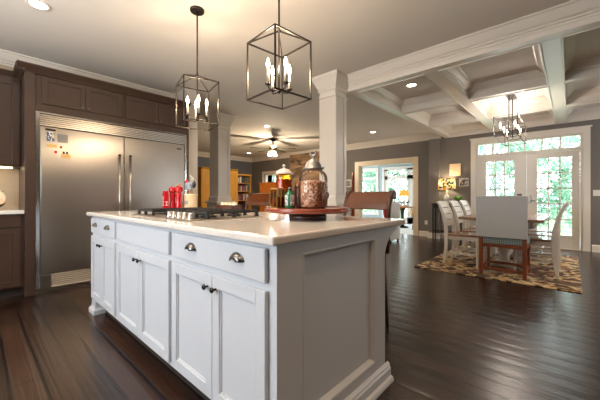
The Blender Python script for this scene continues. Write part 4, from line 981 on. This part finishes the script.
def make_chair(label):
    """white ladder-back dining chair; local frame faces +X (back at -X)"""
    t = thing('dining_chair', label, 'chair', (0, 0, 0), world=False, group='white ladder-back chairs at the dining table')
    MB().box(-0.20, 0.27, -0.225, 0.225, 0.445, 0.472).build('seat', M['tabletop'], t, bevel=0.008)
    mb = MB(); mb.box(-0.19, 0.24, -0.205, -0.185, 0.385, 0.445); mb.box(-0.19, 0.24, 0.185, 0.205, 0.385, 0.445); mb.box(0.22, 0.24, -0.185, 0.185, 0.385, 0.445); mb.box(-0.19, -0.17, -0.185, 0.185, 0.385, 0.445)
    mb.build('apron', M['chairwhite'], t)
    for s_ in (-1, 1):
        MB().prism([(0.215, 0.0), (0.245, 0.0), (0.25, 0.445), (0.205, 0.445)], 'y', s_ * 0.195 - 0.02, s_ * 0.195 + 0.02).build('leg', M['chairwhite'], t, bevel=0.004)
        # sabre rear leg running up into the back post
        c = [(-0.235, 0.0), (-0.215, 0.12), (-0.20, 0.28), (-0.197, 0.44), (-0.208, 0.60), (-0.245, 0.78), (-0.305, 0.93), (-0.335, 0.975)]
        w = [0.017, 0.021, 0.026, 0.029, 0.026, 0.022, 0.018, 0.016]
        poly = [(p[0] - ww, p[1]) for p, ww in zip(c, w)] + [(p[0] + ww, p[1]) for p, ww in reversed(list(zip(c, w)))]
        MB().prism(poly, 'y', s_ * 0.21 - 0.018, s_ * 0.21 + 0.018).build('rear_leg', M['chairwhite'], t, bevel=0.004)
    def xb(z): 
        zs = [0.44, 0.60, 0.78, 0.93, 0.975]; xs = [-0.197, -0.208, -0.245, -0.305, -0.335]
        for i in range(4):
            if z <= zs[i + 1]: return xs[i] + (xs[i + 1] - xs[i]) * (z - zs[i]) / (zs[i + 1] - zs[i])
        return xs[-1]
    for z0, z1 in ((0.58, 0.665), (0.68, 0.765), (0.78, 0.865), (0.88, 0.978)):
        mb = MB(); rows = []
        for i in range(9):
            y = -0.192 + 0.384 * i / 8; bow = -0.018 * (1 - (i / 4 - 1) ** 2); dz = 0.006 * (1 - (i / 4 - 1) ** 2)
            rows.append([mb.bm.verts.new((xb(z) + bow + ox, y, z + (dz if z == z1 else -dz * 0))) for z in (z0, z1) for ox in (-0.008, 0.008)])
        for A, B in zip(rows, rows[1:]):
            for q in ((0, 1), (1, 3), (3, 2), (2, 0)): mb.bm.faces.new((A[q[0]], A[q[1]], B[q[1]], B[q[0]]))
        mb.bm.faces.new((rows[0][0], rows[0][2], rows[0][3], rows[0][1])); mb.bm.faces.new((rows[-1][0], rows[-1][1], rows[-1][3], rows[-1][2]))
        mb.build('back_slat', M['chairwhite'], t)
    mb = MB()
    for s_ in (-1, 1): mb.box(-0.205, 0.22, s_ * 0.195 - 0.01, s_ * 0.195 + 0.01, 0.16, 0.185)
    mb.box(-0.02, 0.0, -0.185, 0.185, 0.163, 0.182)
    mb.build('stretcher', M['chairwhite'], t)
    return t
c0 = make_chair('white ladder-back chair nearest the kitchen on the left side of the table')
c0.location = (-1.25, 5.24, RZ)
dup(c0, (-1.25, 5.90, RZ), 0, 'middle white ladder-back chair on the left side of the table')
dup(c0, (-1.25, 6.56, RZ), 0, 'white ladder-back chair nearest the french doors on the left side of the table')
dup(c0, (-0.36, 5.43, RZ), PI, 'white ladder-back chair nearest the kitchen on the right side of the table')
dup(c0, (-0.36, 6.05, RZ), PI, 'second white chair on the right side, behind the nearest right one')
dup(c0, (-0.36, 6.66, RZ), PI, 'white chair farthest back on the right side of the table')

hc = thing('host_chair', 'high square-backed grey upholstered chair with turned brown legs and plaid seat', 'chair', (-0.67, 4.9, RZ))
bm_ = MB()
ga = [(4.625, 0.525), (4.685, 0.525), (4.672, 1.075), (4.622, 1.075)]
bm_.prism(ga, 'x', -0.955, -0.395)
bm_.build('backrest', M['fabric'], hc, bevel=0.012, seg=3)
MB().box(-0.93, -0.41, 4.69, 5.20, 0.430, 0.522).build('seat', M['plaid'], hc, bevel=0.018, seg=3)
mb = MB(); mb.box(-0.925, -0.415, 4.675, 4.715, 0.39, 0.434); mb.box(-0.925, -0.415, 5.165, 5.20, 0.39, 0.434); mb.box(-0.935, -0.90, 4.715, 5.165, 0.39, 0.434); mb.box(-0.44, -0.405, 4.715, 5.165, 0.39, 0.434)
mb.build('seat_frame', M['orangewood'], hc, bevel=0.003)
def barley(mb, x, y, z0, z1, horizontal=None):
    n_ = 40; R = 0.008
    for ph in (0, PI):
        pts = []
        for i in range(n_ + 1):
            f = i / n_; a = f * 2 * PI * (z1 - z0) / 0.075 + ph
            if horizontal is None: pts.append((x + R * math.cos(a), y + R * math.sin(a), z0 + (z1 - z0) * f))
            elif horizontal == 'x': pts.append((z0 + (z1 - z0) * f, y + R * math.cos(a), x + R * math.sin(a)))
            else: pts.append((x + R * math.cos(a), z0 + (z1 - z0) * f, y + R * math.sin(a)))
        mb.tube(pts, 0.0125, 8)
for lx_, ly_ in ((-0.905, 4.69), (-0.425, 4.69), (-0.905, 5.18), (-0.425, 5.18)):
    rear = ly_ < 4.8
    if rear:
        o = MB().box(lx_ - 0.022, lx_ + 0.022, ly_ - 0.022, ly_ + 0.022, RZ, 0.53).build('leg', M['orangewood'], hc, bevel=0.004)
    else:
        mb = MB().box(lx_ - 0.02, lx_ + 0.02, ly_ - 0.02, ly_ + 0.02, RZ, 0.13); mb.box(lx_ - 0.02, lx_ + 0.02, ly_ - 0.02, ly_ + 0.02, 0.34, 0.395); barley(mb, lx_, ly_, 0.13, 0.34); mb.build('leg', M['orangewood'], hc)
mb = MB(); barley(mb, 0.10, 4.69, -0.885, -0.445, 'x'); mb.build('stretcher', M['orangewood'], hc)
mb = MB(); barley(mb, 0.10, 5.18, -0.885, -0.445, 'x'); mb.build('stretcher', M['orangewood'], hc)
for xx in (-0.905, -0.425):
    mb = MB(); barley(mb, xx, 0.10, 4.71, 5.16, 'y'); mb.build('stretcher', M['orangewood'], hc)
# curled wire centrepiece on the table
cpz = 0.7622
t = thing('wire_centrepiece', 'curled thin metal wire ornament on the dining table', 'ornament', (-1.05, 6.5, cpz))
MB().lathe([(0.06, cpz), (0.06, cpz + 0.008), (0.01, cpz + 0.012)], (-1.05, 6.5), 20).build('base', M['pewter'], t)
pts = [(-1.05, 6.5, cpz + 0.01), (-1.065, 6.5, cpz + 0.2), (-1.06, 6.5, cpz + 0.34), (-1.02, 6.5, cpz + 0.43), (-0.94, 6.5, cpz + 0.46), (-0.87, 6.5, cpz + 0.42), (-0.86, 6.5, cpz + 0.36)]
MB().tube(pts, 0.004, 6).build('wire', M['chrome'], t)

# console with lamp and plant
cs = thing('console_table', 'narrow black console table against the grey wall left of the french doors', 'console', (-2.22, 7.9, 0))
MB().box(-2.58, -1.88, 7.74, 8.02 - 0.08, 0.87, 0.90).build('top', M['blackgloss'], cs, bevel=0.003)
MB().box(-2.55, -1.91, 7.76, 7.93, 0.20, 0.22).build('shelf', M['blackgloss'], cs)
mb = MB().box(-2.56, -1.90, 7.755, 7.935, 0.80, 0.87); mb.build('apron', M['blackgloss'], cs)
for x in (-2.56, -1.925):
    for y in (7.75, 7.915): MB().box(x, x + 0.025, y, y + 0.025, 0, 0.80).build('leg', M['blackgloss'], cs)
lm = thing('table_lamp', 'table lamp with a lemon-print drum shade on the black console', 'lamp', (-2.25, 7.85, 0.90))
lx, ly = -2.25, 7.84
MB().lathe([(0.055, 0.9003), (0.06, 0.915), (0.03, 0.93), (0.06, 0.98), (0.07, 1.03), (0.05, 1.10), (0.018, 1.14), (0.012, 1.24)], (lx, ly), 28).build('lamp_base', mat('pale_glass_base', rgb(196, 198, 190), 0.15, coat=0.5), lm)
mb = MB().lathe([(0.198, 1.235), (0.188, 1.51)], (lx, ly), 48, cap=False); o = mb.build('lamp_shade', M['shade'], lm); so = o.modifiers.new('solid', 'SOLIDIFY'); so.thickness = 0.003
MB().sphere((lx, ly, 1.33), 0.028).build('bulb', M['bulb'], lm)
point('table_lamp_light', (lx, ly, 1.40), 11, (1, 0.78, 0.5), 0.05)
pt = thing('potted_plant', 'small bright green potted plant on the console behind the white chairs', 'plant', (-2.0, 7.84, 0.90))
MB().lathe([(0.035, 0.9003), (0.05, 0.97), (0.052, 0.98)], (-2.0, 7.84), 20).build('pot', M['bronze'], pt)
mb = MB(); rnd = random.Random(5)
for k in range(46):
    a = rnd.uniform(0, 2 * PI); L = rnd.uniform(0.08, 0.19); up_ = rnd.uniform(0.5, 1.4)
    c = Vector((-2.0, 7.84, 0.975)); d = Vector((math.cos(a), math.sin(a), up_)).normalized(); side = d.cross(Vector((0, 0, 1))).normalized() * 0.014
    q = [c, c + d * L * 0.5 + side, c + d * L + Vector((0, 0, -0.02)), c + d * L * 0.5 - side]
    v = [mb.bm.verts.new(p) for p in q] + [mb.bm.verts.new(p + Vector((0, 0, 0.002))) for p in q]
    for f in ((3, 2, 1, 0), (4, 5, 6, 7), (0, 1, 5, 4), (1, 2, 6, 5), (2, 3, 7, 6), (3, 0, 4, 7)): mb.bm.faces.new([v[i] for i in f])
mb.build('foliage', M['greenleaf'], pt)
single('blank_canvas', MB().box(-2.235, -1.985, 8.015, 8.0495, 1.585, 1.885), M['canvas'], 'plain cream canvas hanging above the lemon-print lamp', 'canvas', loc=(-2.11, 8.03, 1.585), bevel=0.002)
t = thing('picture', 'small dark and white photo print hanging right of the lemon-print lamp', 'picture', (-1.92, 8.04, 1.325))
MB().box(-2.02, -1.815, 8.03, 8.0495, 1.325, 1.52).build('backing', M['white'], t)
MB().box(-2.005, -1.83, 8.0285, 8.03, 1.335, 1.51).build('print', M['photo2'], t)
def plate(name, x0, x1, z0, z1, yf, label, cat, n_=2):
    t = thing(name, label, cat, ((x0 + x1) / 2, yf, z0))
    MB().box(x0, x1, yf - 0.006, yf - 0.0002, z0, z1).build('cover_plate', M['white'], t, bevel=0.002)
    for k in range(n_):
        c = x0 + (x1 - x0) * (k + 0.5) / n_
        MB().box(c - 0.012, c + 0.012, yf - 0.010, yf - 0.006, (z0 + z1) / 2 - 0.028, (z0 + z1) / 2 + 0.028).build('rocker' if cat == 'light switch' else 'socket', M['white'], t)
plate('light_switch', 0.325, 0.505, 1.08, 1.195, 8.05, 'white three-gang light switch right of the french doors', 'light switch', 3)
plate('wall_outlet', -2.905, -2.83, 0.32, 0.43, 8.2, 'white wall outlet low on the wall beside the sunroom opening', 'outlet', 1)

# ------------------------------------------------------------------ family room
def bookcase(y0, y1, top, label, books):
    t = thing('bookcase', label, 'bookcase', (-10.1, (y0 + y1) / 2, 0), group='yellow bookcases of the family room')
    X0, X1 = -10.29, -9.92
    mb = MB(); mb.box(X0, X1, y0, y0 + 0.05, 0, top); mb.box(X0, X1, y1 - 0.05, y1, 0, top); mb.box(X0, X1 + 0.04, y0 + 0.0, y1 - 0.0, top, top + 0.06); mb.box(X0, X1, y0 + 0.05, y1 - 0.05, 0, 0.1)
    mb.build('frame', M['yellow'], t)
    MB().box(X0, X0 + 0.02, y0 + 0.05, y1 - 0.05, 0.1, top).build('back_panel', M['darkrec'], t)
    zs = [0.1, 0.5, 0.90, 1.28, 1.62]
    for z in zs: MB().box(X0 + 0.02, X1 - 0.01, y0 + 0.05, y1 - 0.05, z, z + 0.025).build('shelf', M['yellow'], t)
    return zs, X0, X1
BKM = [mat('book_cover_%s' % n_, c, 0.6) for n_, c in (('red', rgb(150, 44, 36)), ('navy', rgb(44, 50, 70)), ('cream', rgb(206, 194, 168)), ('brown', rgb(96, 66, 48)), ('grey', rgb(120, 118, 116)), ('green', rgb(60, 84, 66)), ('white', rgb(220, 216, 208)))]
BKN = ['red', 'navy', 'cream', 'brown', 'grey', 'green', 'white']
ords = ['first', 'second', 'third', 'fourth', 'fifth', 'sixth', 'seventh', 'eighth', 'ninth', 'tenth', 'eleventh', 'twelfth', 'thirteenth', 'fourteenth', 'fifteenth', 'sixteenth', 'seventeenth', 'eighteenth']
def fill_books(y0, y1, zs, X1, tops, where, names):
    rnd = random.Random(11)
    for z, top, nm in zip(zs, tops, names):
        y = y0 + 0.055; k = 0
        while y < y1 - 0.11 and k < 18:
            w = rnd.uniform(0.028, 0.05); h = min(rnd.uniform(0.2, 0.28), top); ci = rnd.randrange(7)
            single('book', MB().box(X1 - 0.20, X1 - 0.02, y, y + w, z + 0.0255, z + 0.0255 + h), BKM[ci],
                   '%s %s-spined book from the left on the %s shelf of the %s bookcase' % (ords[k], BKN[ci], nm, where), 'book', 'books on the shelves of the %s bookcase' % where, loc=(X1 - 0.1, y + w / 2, z + 0.0255), bevel=0.002)
            y += w + 0.004; k += 1
zs, a_, X1_ = bookcase(6.99, 7.85, 1.93, 'yellow bookcase right of the tall yellow cabinet in the family room', True)
fill_books(6.99, 7.85, zs[2:], X1_, (0.30, 0.29, 0.25), 'right', ('third', 'fourth', 'top'))
zs, a_, X1_ = bookcase(4.45, 5.37, 1.93, 'yellow bookcase left of the tall yellow cabinet in the family room', True)
fill_books(4.95, 5.37, zs[2:], X1_, (0.30, 0.29, 0.25), 'left', ('third', 'fourth', 'top'))
hu = thing('tall_cabinet', 'tall yellow cabinet with crown top between the two yellow bookcases', 'cabinet', (-9.95, 6.18, 0))
MB().box(-10.29, -9.62, 5.40, 6.96, 0.0, 2.06).build('carcass', M['yellow'], hu, bevel=0.004)
MB().sqring(-10.20, -9.62, 5.46, 6.90, [(0.0, 2.06), (0.045, 2.10), (0.055, 2.13), (0.0, 2.131)]).build('crown', M['yellow'], hu)
for y0, y1, ky in ((5.44, 6.175, 6.13), (6.185, 6.92, 6.23)):
    for z0, z1 in ((0.1, 0.95), (0.98, 2.02)):
        mb = MB(); shaker_x(mb, y0, y1, z0, z1, -9.5995, w=0.07); d = mb.build('door', M['yellow'], hu, bevel=0.003)
        knob(ky, (z0 + z1) / 2, d, y=-9.5995, axis='x', r=0.016)
t = thing('picture', 'small white framed picture in the far left corner behind the bookcase', 'picture', (-10.29, 7.99, 1.4))
mb = MB(); mb.box(-10.299, -10.275, 7.88, 7.91, 1.36, 1.76); mb.box(-10.299, -10.275, 8.05, 8.08, 1.36, 1.76); mb.box(-10.299, -10.275, 7.91, 8.05, 1.36, 1.39); mb.box(-10.299, -10.275, 7.91, 8.05, 1.73, 1.76); mb.build('frame', M['white'], t)
MB().box(-10.299, -10.285, 7.91, 8.05, 1.39, 1.73).build('print', M['greycard'], t)
oc = thing('side_cabinet', 'honey-orange wooden cabinet below the family room window', 'cabinet', (-8.6, 7.92, 0))
MB().box(-9.22, -8.0, 7.72, 8.15, 0.06, 1.60).build('carcass', M['orange'], oc, bevel=0.004)
MB().box(-9.25, -7.97, 7.69, 8.16, 1.60, 1.63).build('top', M['orange'], oc, bevel=0.004)
for a, b in ((-9.19, -8.62), (-8.60, -8.03)):
    mb = MB(); shaker(mb, a, b, 0.12, 1.56, 7.6995, w=0.07, th=0.02); mb.build('door', M['orange'], oc)
for x in (-9.2, -8.08):
    for y in (7.74, 8.07): MB().box(x, x + 0.06, y, y + 0.06, 0, 0.06).build('foot', M['orange'], oc)
# stone chimney breast
fp = thing('stone_chimney', 'stacked brown stone chimney breast rising to the family room ceiling', 'fireplace', (-6.8, 8.0, 0))
mb = MB().box(-7.55, -7.05, 7.75, 8.199, 0, 2.58); mb.box(-6.35, -5.95, 7.75, 8.199, 0, 2.58); mb.box(-7.05, -6.35, 7.75, 8.199, 0.8, 2.58)
mb.build('stone_breast', M['stone'], fp)
MB().box(-7.05, -6.35, 8.05, 8.199, 0.0, 0.8).build('firebox', M['black'], fp)
MB().box(-7.5, -6.0, 7.58, 7.75, 1.22, 1.30).build('mantel', M['stoolwood'], fp)
# slim post and white box by the casing
single('wooden_post', MB().box(-5.165, -5.125, 8.13, 8.17, 0, 1.84), M['cherry'], 'slim reddish wooden post standing against the wall left of the sunroom opening', 'post', loc=(-5.145, 8.15, 0))
t = thing('picture', 'small pale picture on the wall just right of the near column', 'picture', (-5.4, 8.18, 1.5))
MB().box(-5.50, -5.20, 8.17, 8.1995, 1.38, 1.62).build('frame', M['white'], t)
MB().box(-5.47, -5.23, 8.168, 8.17, 1.41, 1.59).build('print', M['greycard'], t)
# white slipcovered chair with red cushion
wc = thing('slipcovered_chair', 'white slipcovered chair seen past the end of the near counter stool', 'chair', (-3.3, 6.7, 0))
MB().box(-3.50, -3.04, 6.45, 6.95, 0.06, 0.46).build('skirted_seat', M['carpet'], wc, bevel=0.02, seg=3)
MB().box(-3.16, -3.04, 6.45, 6.95, 0.46, 0.94).build('backrest', M['carpet'], wc, bevel=0.025, seg=3)
for x in (-3.48, -3.1):
    for y in (6.48, 6.88): MB().box(x, x + 0.04, y, y + 0.04, 0, 0.06).build('foot', M['stoolwood'], wc)
mb = MB().sphere((-3.235, 6.68, 0.725), 0.5, (0.11, 0.42, 0.5), 24)
single('throw_cushion', mb, M['pillow'], 'red woven cushion propped on the white slipcovered chair', 'cushion', loc=(-3.235, 6.68, 0.475))

# ------------------------------------------------------------------ sunroom things
tb = thing('pedestal_table', 'round brown table on a black pedestal in the sunroom', 'table', (-4.3, 10.0, 0))
MB().lathe([(0.34, 0.69), (0.355, 0.70), (0.355, 0.72), (0.34, 0.73)], (-4.3, 10.0), 40).build('tabletop', M['orange'], tb)
MB().lathe([(0.20, 0.0), (0.20, 0.03), (0.06, 0.08), (0.05, 0.4), (0.07, 0.6), (0.12, 0.69)], (-4.3, 10.0), 24).build('pedestal', M['blackgloss'], tb)
ol = thing('table_lamp', 'small lamp with a glowing orange shade on the sunroom table', 'lamp', (-4.25, 10.02, 0.73))
MB().lathe([(0.06, 0.7303), (0.065, 0.76), (0.03, 0.80), (0.05, 0.9), (0.02, 1.02), (0.012, 1.12)], (-4.25, 10.02), 20).build('lamp_base', M['white'], ol)
mb = MB().lathe([(0.17, 1.09), (0.16, 1.12), (0.13, 1.27), (0.05, 1.30)], (-4.25, 10.02), 32, cap=False); o = mb.build('lamp_shade', M['orangeshade'], ol)
for k, (x, y) in enumerate(((-4.48, 9.9), (-4.08, 9.88), (-4.42, 10.16))):
    tp = thing('potted_plant', ['leafy potted plant at the left edge of the sunroom table', 'leafy potted plant at the right edge of the sunroom table', 'leafy potted plant at the back of the sunroom table'][k], 'plant', (x, y, 0.73), group='plants on the sunroom table')
    MB().lathe([(0.04, 0.7303), (0.055, 0.82)], (x, y), 16).build('pot', M['white'], tp)
    mb = MB(); rnd = random.Random(20 + k)
    for j in range(30):
        a = rnd.uniform(0, 2 * PI); L = rnd.uniform(0.08, 0.16); d = Vector((math.cos(a), math.sin(a), rnd.uniform(0.5, 1.8))).normalized(); c = Vector((x, y, 0.82)); sd = d.cross(Vector((0, 0, 1))).normalized() * 0.02
        q = [c, c + d * L * 0.6 + sd, c + d * L, c + d * L * 0.6 - sd]; v = [mb.bm.verts.new(p) for p in q] + [mb.bm.verts.new(p + Vector((0, 0, 0.002))) for p in q]
        for f in ((3, 2, 1, 0), (4, 5, 6, 7), (0, 1, 5, 4), (1, 2, 6, 5), (2, 3, 7, 6), (3, 0, 4, 7)): mb.bm.faces.new([v[i] for i in f])
    mb.build('foliage', M['leafdark'], tp)
single('basket', MB().lathe([(0.08, 0.42), (0.17, 0.45), (0.20, 0.60), (0.19, 0.68), (0.18, 0.68), (0.19, 0.60), (0.16, 0.46)], (0, 0), 28), M['basket'], 'round woven basket on a stool in the sunroom, right of the table', 'basket', loc=(0, 0, 0)).location = (-3.66, 9.6, 0)
bs = thing('low_stool', 'low dark round stool under the woven basket in the sunroom', 'stool', (-3.66, 9.6, 0))
MB().lathe([(0.16, 0.39), (0.17, 0.395), (0.17, 0.415), (0.16, 0.419)], (-3.66, 9.6), 24).build('seat', M['blackgloss'], bs)
for k in range(3):
    a = k * 2 * PI / 3; MB().tube([(-3.66 + 0.1 * math.cos(a), 9.6 + 0.1 * math.sin(a), 0.39), (-3.66 + 0.17 * math.cos(a), 9.6 + 0.17 * math.sin(a), 0)], 0.014, 8).build('leg', M['blackgloss'], bs)

# ------------------------------------------------------------------ outside
GZ = -0.6
st(MB().box(-45, 20, 8.45, 60, GZ - 0.2, GZ).build('ground', M['grass']))
st(MB().box(-2.7, 3.6, 8.3, 11.6, -0.18, -0.05).build('deck', M['deck']))
rl = thing('deck_railing', 'grey metal railing along the far edge of the pale deck', 'railing', (0.4, 11.4, -0.05))
MB().box(-2.7, 3.6, 11.36, 11.44, 0.82, 0.87).build('top_rail', M['railmetal'], rl)
MB().box(-2.7, 3.6, 11.38, 11.42, 0.05, 0.09).build('bottom_rail', M['railmetal'], rl)
for k in range(5): MB().box(-2.68 + k * 1.55, -2.60 + k * 1.55, 11.361, 11.439, -0.05, 0.82).build('post', M['railmetal'], rl)
mb = MB()
for k in range(52): x = -2.55 + k * 0.118; mb.tube([(x, 11.4, 0.09), (x, 11.4, 0.82)], 0.008, 6)
mb.build('balusters', M['railmetal'], rl)['kind'] = 'stuff'
def make_tree(seed, h, r, m, label, dense=2600):
    t = thing('tree', label, 'tree', (0, 0, 0), world=False, group='trees beyond the windows')
    rnd = random.Random(seed)
    mb = MB(); mb.tube([(0, 0, 0), (0.08, 0, h * 0.3), (-0.05, 0.05, h * 0.6), (0.05, 0, h * 0.9)], [0.16, 0.13, 0.09, 0.03], 8)
    for k in range(7):
        a = rnd.uniform(0, 2 * PI); z = h * rnd.uniform(0.25, 0.7); mb.tube([(0, 0, z), (r * 0.4 * math.cos(a), r * 0.4 * math.sin(a), z + r * 0.25), (r * 0.8 * math.cos(a), r * 0.8 * math.sin(a), z + r * 0.5)], [0.06, 0.035, 0.01], 6)
    mb.build('trunk', M['bark'], t)
    me = D.meshes.new('crown'); V = []; F = []
    clumps = [(Vector((rnd.uniform(-1, 1) * r * 0.6, rnd.uniform(-1, 1) * r * 0.6, h * rnd.uniform(0.12, 0.98))), rnd.uniform(0.35, 0.8)) for _ in range(46)]
    for k in range(dense):
        c, cr_ = rnd.choice(clumps); d = Vector((rnd.gauss(0, 1), rnd.gauss(0, 1), rnd.gauss(0, 1))).normalized() * cr_ * rnd.random() ** 0.4
        p = c + d; s_ = rnd.uniform(0.09, 0.18); u = Vector((rnd.gauss(0, 1), rnd.gauss(0, 1), rnd.gauss(0, 1))).normalized(); w = u.cross(Vector((rnd.gauss(0, 1), rnd.gauss(0, 1), 1))).normalized()
        i = len(V); V += [p - u * s_, p + w * s_ * 0.5, p + u * s_, p - w * s_ * 0.5]; F.append((i, i + 1, i + 2, i + 3))
    me.from_pydata([tuple(v) for v in V], [], F); me.materials.append(m)
    o = D.objects.new('crown', me); COL.objects.link(o); o.parent = t
    return t
T = [make_tree(1, 6.0, 2.3, M['leaf'], ''), make_tree(2, 7.0, 2.3, M['leafdark'], ''), make_tree(3, 5.2, 2.3, M['leaf'], '')]
spots = [(-1.4, 17, 'pale green tree straight beyond the left french door'), (2.6, 18, 'tree beyond the right edge of the french doors'), (-5.6, 17.5, 'bluish green tree between the french doors and the sunroom'), (0.6, 23, 'farther tree behind the right french door leaf'), (-3.8, 23, 'farther tree behind the left french door leaf'),
         (-9.6, 18.2, 'tree beyond the sunroom doors'), (-13.4, 19.5, 'tree beyond the tall sunroom window'), (-8.2, 23.5, 'farthest tree behind the sunroom doors'), (-12.6, 24.5, 'farther tree behind the tall sunroom window'), (-18.4, 15.6, 'tree beyond the family room window'), (-22.5, 20, 'tree at the left beyond the family room window')]
for i, (x, y, lb) in enumerate(spots):
    src = T[i % 3]
    if i < 3: o = src; o.location = (x, y, GZ); o['label'] = lb
    else: o = dup(src, (x, y, GZ), i * 1.3, lb)
for o in D.objects:
    if '_o' in o: del o['_o']
